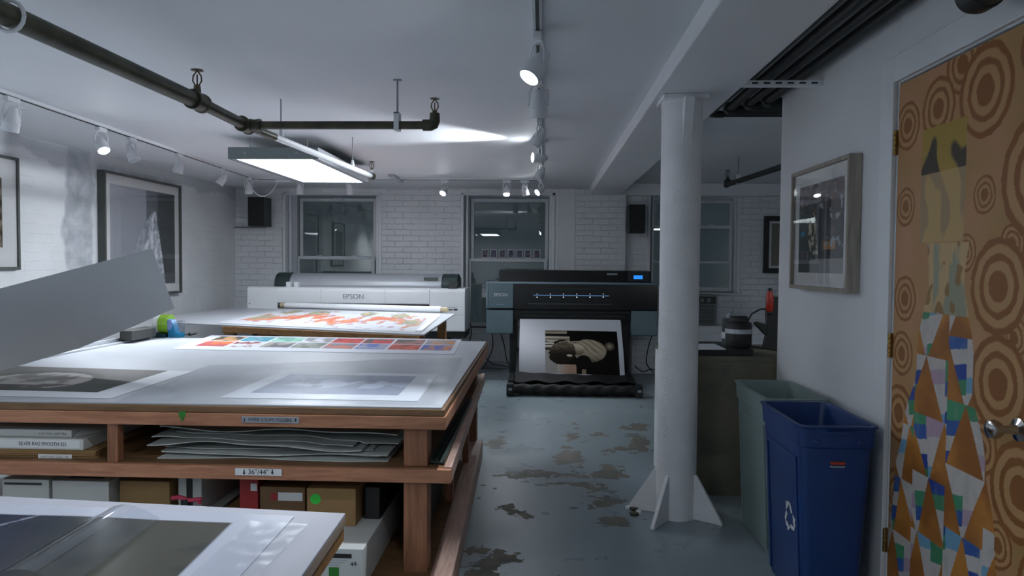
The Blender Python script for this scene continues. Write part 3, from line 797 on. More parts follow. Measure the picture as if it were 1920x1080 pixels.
# ------------------------------------------------------------------ painted door (plain ornamental stand-in)
dr = struct(MB().box(XR + .004, XR + .044, DY0 + .004, DY1 - .003, .008, DZ - .006, 'wood_pale').build('door_1', bevel=.002))
tri = []; rr_ = random.Random(3)
def door_col(u, v):
    # u 0 at the hinge edge, 1 at the handle edge; v down
    X, Y = u * .85, v * 1.95
    f = fbm(X, Y, 6, 4)
    c = mixc((174, 134, 84), (188, 140, 104), .5 + f * .8)
    c = mixc(c, (150, 118, 64), ss(.5, 1, u) * .6)
    for (cx, cy, r) in RINGS:
        d = math.hypot(X - cx, (Y - cy) * .85) + .004 * nz(X, Y, 30)
        if d < r:
            k = (d / r * 3.0) % 1.0
            c = mixc((182, 140, 94), (140, 88, 42), ss(.5, .62, k) if d / r > .2 else 1)
    # band of coloured patches down the hinge side
    ctr = .32 + .02 * math.sin(v * 6); hw = .11 + .26 * ss(.28, .95, v)
    if v > .30 and abs(u - ctr - .07 * v) < hw + .03 * nz(v, 3, 12):
        gx = (u - .5) * 4.6 / (1 - .15 * math.sin(v * 9)); row = v * 9.5 + .35 * math.sin(int((u + 2) * 4.6) * 2.1); gy = row % 1.0
        sh = .5 * (int(row) % 2); ph = (gx + sh) % 1.0; ci = int(gx + sh + 40); cell = (ci * 7 + int(row) * 13) % 11
        if v < .42: c = mixc((196, 164, 120), (150, 150, 128), ss(-.1, .3, fbm(u * 2, v, 9, 5))) if nz(u, v * 1.5, 22, 3) < .25 else (150, 116, 70)
        elif abs(ph - .5) < .46 * gy: c = mixc((184, 122, 52), (150, 94, 42), .5 + f * 1.4)
        else:
            sd = 1 if ph > .5 else 0
            band = int((gy + .2 * (ph - .5) + .02 * nz(u, v, 20)) * 4.2)
            q = (ci * 5 + sd * 3 + int(row) * 7 + band * 4) % 13
            c = {0: (40, 70, 150), 1: (70, 146, 108), 2: (112, 160, 190), 3: (176, 150, 170), 4: (66, 134, 96), 5: (52, 92, 160)}.get(q, (192, 186, 182))
            c = mixc(c, (160, 156, 150), .5 * max(0, fbm(u * 2, v * 2, 14, 2)))
    elif .10 < v < .30 and abs(u - .32) < .14:
        c = mixc((66, 58, 48), (170, 140, 62), ss(-.1, .1, nz(u, v, 14, 8) + .12))
        if v > .18: c = mixc(c, (196, 164, 120), .75)
    return c
RINGS = [(.36, .03, .08), (.84, .50, .06), (.62, .86, .05), (.48, .45, .05), (.82, 1.2, .05), (.58, 1.46, .06), (.83, 1.02, .04), (.60, .60, .05), (.06, .16, .075), (.24, .14, .09), (.47, .14, .12), (.70, .07, .09), (.70, .42, .15), (.40, .62, .05), (.55, .72, .12), (.80, .66, .09),
         (.06, .45, .06), (.07, .78, .07), (.06, .98, .07), (.56, 1.0, .12), (.76, .95, .08), (.66, 1.28, .12), (.50, 1.20, .07), (.05, 1.2, .09), (.05, 1.5, .08),
         (.77, 1.52, .11), (.62, 1.66, .1), (.8, 1.8, .1), (.2, .30, .05), (.83, .22, .08)]
printed('door_painting', dr, flat((XR + .002, DY1 - .006, DZ - .01), (XR + .002, DY0 + .008, DZ - .01), (XR + .002, DY0 + .008, .02), (XR + .002, DY1 - .006, .02)), 260, 620, door_col, 'ink_matte', .001)
for zz in (P(1670, 272, x=XR).z, P(1662, 645, x=XR).z, P(1658, 1008, x=XR).z):
    mb = MB().box(XR - .004, XR + .001, DY1 - .004, DY1 + .03, zz - .045, zz + .045, 'brass')
    for k in range(5): mb.tube((XR - .008, DY1, zz - .045 + k * .018), (XR - .008, DY1, zz - .029 + k * .018), .007, 'brass', 12)
    mb.build('hinge', dr)
kz, ky = .845, DY0 + .10
kn = MB(); kn.lathe([(.0, 0), (.032, .001), (.032, .006), (.014, .012), (.011, .03), (.011, .05), (.022, .056), (.027, .068), (.024, .082), (.01, .088), (0, .088)], (XR + .001, P(1912, 808, x=XR).y, P(1912, 806, x=XR).z), (-1, 0, 0), 'chrome', 28)
kn.build('door_knob', dr)

# ------------------------------------------------------------------ low counter behind the pillar
cx0 = P(1229, 760, y=4.54).x
cyF, cyB, cz = 3.98, 4.58, P(1400, 668, y=3.98).z
co_ = thing('low_counter', 'stained grey-brown board counter behind the pillar', 'counter', ((cx0 + 2.4) / 2, cyF, 0))
MB().box(cx0 + .012, 2.4, cyF, cyB, 0, cz - .03, 'counter_board').build('carcass', co_, bevel=.003)
lab(MB().box(cx0, cx0 + .012, cyF, cyB, 0, cz - .03, 'trim_white').build('end_panel', co_, bevel=.002), 'white end panel')
MB().box(cx0 - .002, 2.42, cyF - .006, cyB + .01, cz - .03, cz, 'counter_board').build('worktop', co_, bevel=.003)
# black drawing board lying on it, sheet of paper, drum
by0, by1 = cyF + .01, cyF + .42
bx1 = P(1413, 664, y=by0).x
tag(MB().box(cx0 + .06, bx1, by0, by1, cz, cz + .036, 'black_plastic').build('black_board', bevel=.004), 'thick black slab lying on the counter behind the pillar', 'board')
pa = [P(1290, 656, z=cz + .037), P(1362, 656, z=cz + .037), P(1340, 645, z=cz + .037), P(1290, 645, z=cz + .037)]
tag(MB().prism([pa[0], pa[1], pa[2], pa[3]], (0, 0, .002), 'paper').build('paper_sheet'), 'white paper sheet on the black slab behind the pillar', 'paper')
dc = P(1384, 655, z=cz + .037); dc.y += .12; dc.x = P(1384, 655, y=dc.y).x
dm = thing('black_canister', 'black round canister with a silver band on the alcove counter', 'canister', (dc.x, dc.y, cz + .036))
k_ = .074
MB().lathe([(k_ * .95, 0), (k_, .01), (k_, .075), (k_, .115), (k_ * .99, .128)], dc + V(0, 0, -.001), (0, 0, 1), 'black_plastic', 36).build('body', dm)
lab(MB().lathe([(k_ * .99, .08), (k_ * 1.02, .081), (k_ * 1.02, .106), (k_ * .99, .107)], dc, (0, 0, 1), 'aluminium', 36).build('band', dm), 'silver band')
MB().lathe([(k_ * .97, .128), (k_ * .97, .14), (k_ * .7, .15), (k_ * .7, .172), (k_ * .62, .178), (0, .18)], dc, (0, 0, 1), 'black_plastic', 36).build('lid', dm)
d2 = V(P(1367, 640, y=cyF + .49).x, cyF + .49, cz)
cn = thing('round_tin', 'dark tin with a white stripe behind the black canister', 'tin', tuple(d2))
MB().lathe([(.045, 0), (.045, .17), (.04, .175), (0, .176)], d2, (0, 0, 1), 'printer_green', 28).build('body', cn)
MB().lathe([(.046, .05), (.046, .09)], d2, (0, 0, 1), 'label_white', 28).build('stripe', cn)
MB().lathe([(.016, .176), (.016, .20), (.008, .21), (0, .211)], d2, (0, 0, 1), 'label_grey', 20).build('cap', cn)
# clamp stand with the red bottle
sx = P(1452, 640, y=4.35)
st = thing('clamp_stand', 'black stand with a curved prong at the edge of the right wall', 'stand', (sx.x, 4.35, cz))
zz = lambda py: P(1440, py, y=4.35).z
xx = lambda px: P(px, 600, y=4.35).x
MB().prism([(xx(1431), 4.33, cz), (xx(1480), 4.33, cz), (xx(1480), 4.33, zz(558)), (xx(1446), 4.33, zz(556)), (xx(1436), 4.33, zz(582)), (xx(1438), 4.33, zz(610)), (xx(1437), 4.33, zz(628))], (0, .05, 0), 'black_plastic').build('column', st, bevel=.004)
MB().prism([(xx(1413), 4.335, zz(606)), (xx(1420), 4.335, zz(603)), (xx(1442), 4.335, zz(609)), (xx(1440), 4.335, zz(632)), (xx(1430), 4.335, zz(624))], (0, .04, 0), 'black_plastic').build('prong', st, bevel=.006)
bt_ = V(xx(1437.5), 4.30, zz(583))
bo = thing('red_bottle', 'red bottle with black cap held on the black stand', 'bottle', tuple(bt_))
MB().lathe([(.016, 0), (.022, .01), (.023, .06), (.021, .10), (.013, .125)], bt_, (0, 0, 1), 'bottle_red', 24).build('body', bo)
MB().lathe([(.014, .122), (.013, .135), (.008, .14), (0, .141)], bt_, (0, 0, 1), 'black_plastic', 20).build('cap', bo)
MB().box(bt_.x - .012, bt_.x + .03, bt_.y - .012, 4.34, bt_.z - .012, bt_.z, 'black_plastic').build('shelf_clip', st, bevel=.002)
tag(MB().path([P(1440, 579, y=4.32), P(1425, 580, y=4.34), P(1410, 588, y=4.36), P(1403, 600, y=4.38), P(1401, 615, y=4.4), V(P(1402, 630, y=4.42).x, 4.42, cz + .12), V(P(1405, 640, y=4.42).x, 4.42, cz + .006), V(P(1440, 650, y=4.3).x, 4.3, cz + .006), V(P(1470, 654, y=4.2).x, 4.2, cz + .006)], .005, 'cable_black', 8).build('cable'), 'black cable arching behind the canister on the counter', 'cable')
# air conditioner under the alcove window
yA = 8.42
ax0, ax1 = P(1262, 580, y=yA).x, P(1345, 580, y=yA).x
az1, az0 = P(1330, 553, y=yA).z, P(1330, 611, y=yA).z
ac = thing('air_conditioner', 'grey window air conditioner low on the alcove wall', 'air conditioner', ((ax0 + ax1) / 2, yA, az0))
MB().box(ax0, ax1, yA + .01, YB - .0, az0, az1, 'ac_grey').build('case', ac, bevel=.006)
mb = MB()
for k in range(14):
    z_ = az0 + .02 + k * (az1 - az0 - .14) / 14; mb.box(ax0 + .02, ax1 - .04, yA - .002, yA + .011, z_, z_ + .008, 'ac_grey')
mb.box(ax0 + .015, ax1 - .035, yA + .005, yA + .0105, az0 + .015, az1 - .12, 'ac_dark'); mb.build('front_grille', ac)
mb = MB().box(ax0 + .015, ax1 - .02, yA + .002, yA + .011, az1 - .105, az1 - .02, 'ac_dark')
for k in range(5): mb.box(ax0 + .08 + k * .08, ax0 + .12 + k * .08, yA - .001, yA + .003, az1 - .09, az1 - .04, 'ac_grey')
mb.build('vent', ac)
struct(MB().box(wx(1180), 4.3, YB - .38, YB, 0, az0, 'brick_back').build('wall_ledge', bevel=.01))

# ------------------------------------------------------------------ bins
def bin_(name, lb, x0, x1, y0, y1, h, m, grp):
    r_ = thing(name, lb, 'bin', ((x0 + x1) / 2, (y0 + y1) / 2, 0), grp)
    tp = .035      # taper
    def ring(z, k, t=0):
        a = tp * (1 - z / h) + t; rad = .03; pts = []
        X0, X1, Y0, Y1 = x0 + a, x1 - a, y0 + a, y1 - a
        for (cx, cy, s) in ((X1 - rad, Y1 - rad, 0), (X0 + rad, Y1 - rad, 90), (X0 + rad, Y0 + rad, 180), (X1 - rad, Y0 + rad, 270)):
            for q in (0, 22.5, 45, 67.5, 90):
                th = math.radians(s + q); pts.append(V(cx + rad * math.cos(th), cy + rad * math.sin(th), z))
        return pts
    mb = MB()
    levels = [(.0, .012), (.012, .0), (h - .085, .0), (h - .08, -.006), (h - .012, -.006), (h - .008, -.012), (h, -.012), (h, .004), (h - .01, .006), (.02, .006)]
    n = 20; vs = []
    for (z, t) in levels: vs += ring(z, 0, t)
    fs = [list(range(n))[::-1]]
    for i in range(len(levels) - 1):
        for j in range(n): fs.append((i * n + j, i * n + (j + 1) % n, (i + 1) * n + (j + 1) % n, (i + 1) * n + j))
    fs.append([(len(levels) - 1) * n + j for j in range(n)])
    mb.add(vs, fs, m); mb.build('body', r_)
    # recessed side panels' raised borders and venting channels
    md = MB(); xm, ym = (x0 + x1) / 2, (y0 + y1) / 2
    for sx_ in (-1, 1):
        def sp2(yq, z): return V((x0 if sx_ < 0 else x1) + (-sx_) * (tp * (1 - z / h)) , yq, z)
        for (ya_, yb_) in ((y0 + .055, y0 + .073), (y1 - .073, y1 - .055)):
            md.prism([sp2(ya_, .03), sp2(yb_, .03), sp2(yb_, h - .13), sp2(ya_, h - .13)], (sx_ * .006, 0, 0), m)
        md.prism([sp2(y0 + .073, h - .15), sp2(y1 - .073, h - .15), sp2(y1 - .073, h - .132), sp2(y0 + .073, h - .132)], (sx_ * .006, 0, 0), m)
    md.build('side_rib', r_, bevel=.002)
    hd = MB()
    for yy in (y0, y1):
        s_ = -1 if yy == y0 else 1
        hd.box(xm - .05, xm + .05, min(yy + s_ * .022, yy), max(yy + s_ * .022, yy), h - .028, h - .016, m)
    hd.build('hand_grip', r_, bevel=.004)
    return r_
GB = 'slim waste bins by the right wall'
by = (P(1640, 800, z=.72).y, P(1438, 752, z=.72).y)
blx0, blx1 = .945, 1.215
bb_ = bin_('recycling_bin', 'blue slim recycling bin with white recycling arrows, nearest the door', blx0, blx1, by[0], by[1], .72, 'bin_blue', GB)
gb_ = bin_('waste_bin', 'grey-green slim waste bin behind the blue one', .985, 1.25, by[1] + .055, by[1] + .055 + .50, .72, 'bin_grey', GB)
# recycling symbol on the blue bin's left side
c = V(blx0 + .022, by[0] + .145, .33)
def sidep(dy, dz):
    z = c.z + dz; return V(blx0 + .035 * (1 - z / .72) - .0012, c.y + dy, z)
mb = MB()
for k in range(3):
    def rot(x, y, a=math.radians(120 * k)): return (x * math.cos(a) - y * math.sin(a), x * math.sin(a) + y * math.cos(a))
    shapes = [[(-.034, .030), (-.012, .064), (.006, .064), (-.018, .022)], [(.0, .064), (.022, .064), (.034, .046), (.018, .034)], [(.010, .050), (.046, .056), (.040, .020)]]
    for sh in shapes:
        pts = [sidep(*rot(a * .9, b_ * .9)) for a, b_ in sh]
        mb.prism([(p.x, p.y, p.z) for p in pts], (-.0012, 0, 0), 'label_white')
mb.build('recycling_symbol', bb_)
ym_ = by[0]
mb = MB().box(1.055, 1.105, ym_ - .004, ym_ + .02, .578, .588, 'red_plate').box(1.055, 1.105, ym_ - .003, ym_ + .02, .568, .572, 'trim_grey')
lab(mb.build('name_plate', bb_, bevel=.001), 'small red name plate')
mb = MB()
for xx_ in (1.0, 1.16): mb.lathe([(.012, 0), (.012, .004), (.008, .008)], (xx_, ym_ - .001, .66), (0, -1, 0), 'bin_blue', 16)
mb.build('rim_rivet', bb_)

# ------------------------------------------------------------------ white large-format printer
YP = 7.80
X = lambda px: P(px, 560, y=YP).x
Z = lambda py, px=660: P(px, py, y=YP).z
wp = thing('large_format_printer', 'wide white large-format printer with a silver roll cover and dark end caps', 'printer', ((X(463) + X(872)) / 2, YP, 0))
x0, x1 = X(463), X(872); zt, zm, zb = Z(539), Z(574), Z(620)
def rprof(y0, y1, z0, z1, r, n=5):
    """front-top rounded side profile in (y, z)"""
    pts = [(y1, z0), (y0 + .01, z0), (y0, z0 + .01)]
    for i in range(n + 1): th = math.pi - i / n * math.pi / 2; pts.append((y0 + r + r * math.cos(th), z1 - r + r * math.sin(th)))
    pts.append((y1, z1)); return pts
def slab(mb, xa, xb, prof, m): mb.prism([(xa, y, z) for y, z in prof], (xb - xa, 0, 0), m)
mb = MB(); slab(mb, x0, X(520), rprof(YP, YP + .55, zb, zt, .05), 'printer_white'); mb.build('left_body', wp, bevel=.03, seg=4)
mb = MB(); slab(mb, X(805), x1, rprof(YP, YP + .55, zb, zt, .05), 'printer_white'); mb.build('right_body', wp, bevel=.03, seg=4)
mb = MB(); slab(mb, X(520), X(805), rprof(YP, YP + .55, Z(570), zt, .05), 'printer_white'); mb.build('front_cover', wp, bevel=.004)
mb = MB().box(X(520), X(805), YP + .10, YP + .5, Z(606), Z(570), 'black_plastic').box(X(520), X(805), YP + .01, YP + .1, Z(578), Z(574), 'black_plastic'); mb.build('paper_slot', wp)
mb = MB(); slab(mb, X(520), X(805), rprof(YP + .02, YP + .5, zb, Z(579), .03), 'printer_white'); mb.build('lower_cover', wp, bevel=.004)
# seams
mb = MB()
for px in (602, 722, 806): mb.box(X(px) - .0015, X(px) + .0015, YP - .0008, YP + .01, Z(568), Z(543), 'trim_grey')
mb.build('cover_seam', wp)
text('logo', 'EPSON', .078, 'logo_grey', (X(662.5), YP - .004, Z(556)), (1, 0, 0), (0, 0, 1), wp, .004, 1.02)
# silver roll cover on top
ct, cbz = Z(513), Z(541)
cp = [(YP + .50, cbz - .01), (YP + .14, cbz - .01), (YP + .10, cbz + .01)]
for i in range(9): th = math.pi - i / 8 * math.pi * .62; cp.append((YP + .26 + .17 * math.cos(th), ct - .135 + .135 * math.sin(th)))
cp.append((YP + .50, ct - .05))
mb = MB(); slab(mb, X(537), X(825), cp, 'printer_silver'); mb.build('roll_cover', wp, bevel=.003)
cp2 = [(y, z + .004 if z > cbz + .03 else z) for y, z in cp]
for (a, b_) in ((X(508), X(537)), (X(825), X(855))):
    mb = MB(); slab(mb, a, b_, cp2, 'printer_green'); lab(mb.build('end_cap', wp, bevel=.008), 'dark green end cap')
mb = MB().box(X(792), X(818), YP + .094, YP + .12, Z(524.5), Z(519), 'frame_grey'); mb.build('handle_recess', wp, bevel=.002)
for px in (538, 553): MB().box(X(px - 4), X(px + 4), YP + .03, YP + .10, zt - .002, zt + .055, 'printer_white').build('guide_clip', wp, bevel=.008)
mb = MB().prism([(X(839), YP + .02, zt), (X(857), YP + .02, zt), (X(858), YP + .08, zt + .07), (X(841), YP + .08, zt + .07)], (0, .015, 0), 'black_plastic'); mb.build('display', wp, bevel=.004)
mb = MB().box(X(841), X(849), YP - .0015, YP + .003, Z(580), Z(577.5), 'frame_grey').box(X(850.5), X(858), YP - .0015, YP + .003, Z(580), Z(577.0), 'black_plastic').box(X(838), X(857), YP - .001, YP + .003, Z(574.6), Z(573.8), 'label_grey'); mb.build('badge', wp)
mb = MB().box(X(825), X(852), YP - .002, YP + .01, Z(588), Z(585.5), 'black_plastic'); mb.build('door_grip', wp, bevel=.002)
mb = MB().box(X(806), x1 - .01, YP - .001, YP + .003, Z(588.6), Z(588.1), 'trim_grey'); mb.build('door_seam', wp)
mb = MB().lathe([(.008, 0), (.008, .002)], (X(468), YP, Z(571)), (0, -1, 0), 'steel', 14); mb.build('key_lock', wp)
mb = MB().box(X(790), X(872), YP + .03, YP + .52, Z(632), zb, 'black_plastic').box(X(470), X(560), YP + .03, YP + .52, Z(632), zb, 'black_plastic').box(X(560), X(790), YP + .2, YP + .26, .40, .45, 'black_plastic').build('stand_beam', wp, bevel=.006)
for px in (500, 835):
    MB().box(X(px) - .04, X(px) + .04, YP + .18, YP + .28, .08, Z(632), 'black_plastic').build('leg', wp, bevel=.005)
    MB().box(X(px) - .035, X(px) + .035, YP - .12, YP + .56, .05, .09, 'black_plastic').build('foot', wp, bevel=.008)
    for yy in (YP - .08, YP + .50): MB().tube((X(px) - .02, yy, .03), (X(px) + .02, yy, .03), .03, 'black_plastic', 18).build('caster', wp)
MB().box(X(560), X(780), YP + .06, YP + .07, .30, .52, 'bag_grey').build('paper_apron', wp, bevel=.002)

# ------------------------------------------------------------------ dark large-format printer
dp = thing('large_format_printer', 'dark large-format printer feeding out a black-and-white sculpture print', 'printer', ((X(912) + X(1233)) / 2, YP, 0))
Zd = lambda py: P(1070, py, y=YP).z
x0, x1 = P(912, 560, y=YP).x, P(1233, 560, y=YP).x
zt = Zd(529)
mb = MB(); slab(mb, x0, x1, rprof(YP - .004, YP + .56, zt - .03, zt, .02), 'printer_edge'); mb.build('top_edge', dp, bevel=.006)
mb = MB(); slab(mb, x0 - .004, X(915.5), rprof(YP - .006, YP + .5, Zd(580), zt, .02), 'printer_edge'); mb.build('side_edge', dp, bevel=.004)
mb = MB(); slab(mb, x0 + .02, X(962), rprof(YP - .002, YP + .5, Zd(580), Zd(532), .004), 'printer_teal'); mb.build('logo_panel', dp, bevel=.004)
text('logo', 'EPSON', .048, 'logo_silver', (X(939), YP - .006, P(939, 553, y=YP).z), (1, 0, 0), (0, 0, 1), dp, .002, 1.05)
mb = MB().box(X(931), X(945), YP - .0035, YP, P(938, 571.6, y=YP).z, P(938, 570.4, y=YP).z, 'label_grey'); mb.build('model_plate', dp)
mb = MB(); slab(mb, X(962), x1, rprof(YP, YP + .5, Zd(582), Zd(532), .004), 'printer_black'); mb.build('front_window', dp, bevel=.004)
mb = MB().box(X(1000), X(1142), YP - .003, YP + .001, P(1070, 554.6, y=YP).z, P(1070, 553.8, y=YP).z, 'led_strip'); lab(mb.build('light_bar', dp), 'glowing blue light bar')
mb = MB()
for k in range(6):
    px = 1007 + k * 24.8
    for (py, r_) in ((551.2, .0025), (557.2, .004)): mb.box(X(px) - r_, X(px) + r_, YP - .004, YP, P(px, py, y=YP).z - r_ * .7, P(px, py, y=YP).z + r_ * .7, 'led_white')
mb.build('indicator_lights', dp)
mb = MB()
for k in range(15): mb.lathe([(.012, 0), (.012, .002), (.008, .003)], (X(996 + k * 11), YP, P(996 + k * 11, 565, y=YP).z), (0, -1, 0), 'printer_black', 12)
mb.box(X(990), X(1150), YP - .003, YP, Zd(570.4), Zd(569.8), 'printer_edge').box(X(1022), X(1120), YP - .002, YP, Zd(542.2), Zd(541.6), 'frame_grey'); mb.build('rollers', dp)
# top cover with screen
mb = MB(); slab(mb, X(934), X(1222), [(YP + .5, zt), (YP + .09, zt), (YP + .12, Zd(507.5)), (YP + .5, Zd(507.5) + .005)], 'printer_black'); mb.build('roll_cover', dp, bevel=.006)
mb = MB().box(X(1139), X(1159), YP + .098, YP + .12, P(1149, 516, y=YP).z, P(1149, 512.5, y=YP).z, 'label_grey'); mb.build('cover_grip', dp, bevel=.001)
mb = MB().box(X(1178), X(1218), YP + .07, YP + .12, P(1196, 528.5, y=YP).z, P(1196, 508.5, y=YP).z, 'black_plastic'); cpn = mb.build('control_panel', dp, bevel=.003)
lab(MB().box(X(1189), X(1206), YP + .066, YP + .07, P(1197, 523.5, y=YP).z, P(1197, 516.5, y=YP).z, 'lcd_blue').build('screen', cpn), 'bright blue screen')
# ink cabinets
mb = MB(); slab(mb, x0, X(962.5), rprof(YP - .01, YP + .48, P(937, 626, y=YP).z, Zd(583), .006), 'printer_teal'); mb.build('ink_cabinet', dp, bevel=.006)
mb = MB(); slab(mb, X(1184), x1, rprof(YP - .01, YP + .48, P(1210, 630, y=YP).z, P(1210, 583, y=YP).z, .006), 'printer_teal'); mb.build('ink_cabinet', dp, bevel=.006)
MB().box(X(963), X(1184), YP + .03, YP + .5, Zd(602), Zd(582), 'printer_black').build('paper_exit', dp, bevel=.004)
MB().box(X(963), X(1184), YP + .012, YP + .035, Zd(588), Zd(584), 'black_plastic').box(X(975), X(1172), YP + .02, YP + .03, Zd(595), Zd(590), 'black_plastic').build('exit_lip', dp, bevel=.002)
for px in (963, 1178):
    MB().box(X(px) - .045, X(px) + .04, YP + .1, YP + .2, .07, Zd(602), 'black_plastic').build('leg', dp, bevel=.004)
    MB().box(X(px) - .03, X(px) + .03, YP - .55, YP + .5, .05, .1, 'black_plastic').build('foot', dp, bevel=.006)
    for yy in (YP + .05, YP + .45, YP - .45): MB().tube((X(px) - .02, yy, .032), (X(px) + .02, yy, .032), .032, 'black_plastic', 18).build('caster', dp)
MB().box(X(975), X(1168), YP + .13, YP + .17, .38, .45, 'black_plastic').build('cross_brace', dp, bevel=.004)
# receiving basket: cloth and front bar
ybk = P(1075, 740, z=.02).y
bxa, bxb = P(950, 730, y=ybk).x, P(1204, 730, y=ybk).x
def cloth(u, v):
    x = bxa + .06 + (bxb - bxa - .12) * u
    y = YP + .12 + (ybk + .02 - YP - .12) * v
    z = .33 * (1 - v) ** 1.5 + .12 * v + .02 - .16 * math.sin(math.pi * v) * .8 + .012 * math.sin(u * 26 + v * 3) * v
    return V(x, y, max(z, .035))
MB().sheet(cloth, 50, 24, .003, 'black_cloth').build('receiving_cloth', dp)
mb = MB()
def barf(u, v):
    th = v * 2 * math.pi; r = .045 + .005 * math.sin(u * 52 + th * 2) ; return V(bxa + .04 + (bxb - bxa - .08) * u, ybk + math.cos(th) * r, .07 + math.sin(th) * r)
MB().sheet(barf, 80, 18, .002, 'black_cloth').build('basket_bar', dp)
for (a, b_) in ((bxa, bxa + .07), (bxb - .07, bxb)):
    e_ = MB().box(a, b_, ybk - .055, ybk + .05, .012, .125, 'black_plastic').build('bar_end', dp, bevel=.006)
    MB().box(a + .02, b_ - .015, ybk - .058, ybk - .054, .06, .085, 'label_grey').build('label', e_)
MB().box(X(963), X(963) + .03, ybk, YP - .1, .03, .05, 'black_plastic').box(X(1178) - .03, X(1178), ybk, YP - .1, .03, .05, 'black_plastic').build('basket_rod', dp)
# the print coming out, curling towards the viewer
def art_statue(u, v):
    c = mixc((26, 22, 20), (14, 12, 12), u)
    if v > .78 and u < .42: c = mixc((196, 192, 188), (180, 148, 126), ss(.1, .35, u)); 
    if u < .16 and v > .45: c = mixc((120, 116, 110), (178, 172, 168), v)
    if u < .55 and .10 < v < .26 and .28 < v * 1 + u * .1 < .99 or (v < .07 and u < .3): c = mixc((176, 164, 146), (112, 100, 86), .5 + math.sin(v * 60 + u * 6) * .5)
    if u < .34 and .14 < v < .24 + .03 * math.sin(u * 20): c = mixc((196, 186, 168), (120, 108, 94), .5 + .5 * math.sin(v * 70))
    if u < .12 and .27 < v < .42: c = (198, 192, 184) if math.sin(v * 90) > 0 else (90, 84, 76)
    def el(cx, cy, rx, ry, a=0):
        X_, Y_ = u - cx, v - cy; ca, sa = math.cos(a), math.sin(a); return math.hypot((X_ * ca + Y_ * sa) / rx, (-X_ * sa + Y_ * ca) / ry)
    d = el(.60, .45, .23, .26, -.1)
    if d < 1 + .05 * nz(u, v, 8):
        fold = math.sin((u * 1.0 - v * .8 + .05 * nz(u, v, 5)) * 62)
        c = mixc(mixc((196, 184, 162), (130, 118, 98), .5 + .5 * fold * (.5 + nz(u, v, 6, 4))), (22, 18, 16), ss(.5, .95, v) * 1.0)
    d = el(.30, .36, .16, .12, .1)
    if d < 1: c = mixc((190, 178, 156), (130, 118, 98), v * 1.6)
    d = el(.42, .43, .12, .13)
    if d < 1: c = mixc((196, 184, 162), (110, 96, 78), ss(.35, .55, v))
    d = el(.23, .52, .18, .27, .15)
    if d < 1 + .12 * nz(u, v, 22): c = mixc(mixc((148, 134, 112), (40, 34, 26), ss(.28, .58, v)), (30, 25, 20), .35 + .5 * nz(u, v, 30))
    if el(.33, .57, .04, .025) < 1: c = (206, 196, 180)
    d = el(.88, .34, .07, .10)
    if d < 1: c = mixc((176, 164, 142), (60, 52, 42), d)
    if el(.52, .75, .11, .2) < 1: c = (20, 17, 16)
    if .49 < u < .55 and .88 < v: c = (150, 132, 112)
    return c
pt = [P(975, 598, y=YP + .0), P(1163, 600, y=YP + .0), P(1172, 714, y=YP - .26), P(973, 705, y=YP - .26)]
def prf(u, v):
    a = flat(*pt)(u, v); a = a + V(0, -.06 * math.sin(math.pi * v) , 0)
    a.z += .018 * (v ** 3) * max(0, 1 - u * 2.5) * 0 ; a.y += .05 * v ** 4 * (1 - u) ** 2
    return a
def prcol(u, v):
    a, b_, t0, t1 = .252, .955, .19, .925
    if a < u < b_ and t0 < v < t1: return art_statue((u - a) / (b_ - a), (v - t0) / (t1 - t0))
    return (205, 206, 212)
pr_ = printed('sculpture_print', None, prf, 230, 150, prcol, 'ink_satin')
tag(pr_, 'large sheet with a black-and-white draped sculpture photo hanging from the dark printer', 'print')

# cables behind and between the printers
def cab(pts, lb, r=.006):
    ps = [Vector(p) for p in pts]; out = []
    for i in range(len(ps) - 1):
        p0 = ps[max(i - 1, 0)]; p1 = ps[i]; p2 = ps[i + 1]; p3 = ps[min(i + 2, len(ps) - 1)]
        for k in range(6):
            t_ = k / 6; out.append(.5 * ((2 * p1) + (p2 - p0) * t_ + (2 * p0 - 5 * p1 + 4 * p2 - p3) * t_ ** 2 + (-p0 + 3 * p1 - 3 * p2 + p3) * t_ ** 3))
    out.append(ps[-1])
    tag(MB().path(out, r, 'cable_black', 8).build('power_cable'), lb, 'cable', 'black cables around the printers')
def C(px, py, y=8.45): return P(px, py, y=y)
cab([C(922, 622), C(924, 650), C(915, 675), C(905, 690), C(903, 692)], 'black cable dropping behind the left ink cabinet of the dark printer')
cab([C(938, 622), C(946, 650), C(950, 675), C(958, 690)], 'black cable hanging between the left cabinet and leg of the dark printer')
cab([C(905, 660, 8.3), C(920, 680, 8.3), C(945, 686, 8.3), C(962, 690, 8.3)], 'black cable lying low along the wall left of the dark printer')
cab([C(875, 560, 8.4), C(877, 590, 8.4), C(884, 620, 8.4), C(880, 640, 8.4), C(874, 655, 8.4)], 'black cable hanging at the right end of the white printer')
cab([C(1222, 630, 8.3), C(1216, 650, 8.3), C(1212, 680, 8.3), C(1226, 700, 8.2)], 'black cable hanging below the right cabinet of the dark printer')
cab([C(1190, 686, 8.3), C(1205, 697, 8.2), C(1222, 692, 8.2), C(1240, 702, 8.2)], 'black cable lying on the floor left of the pillar')

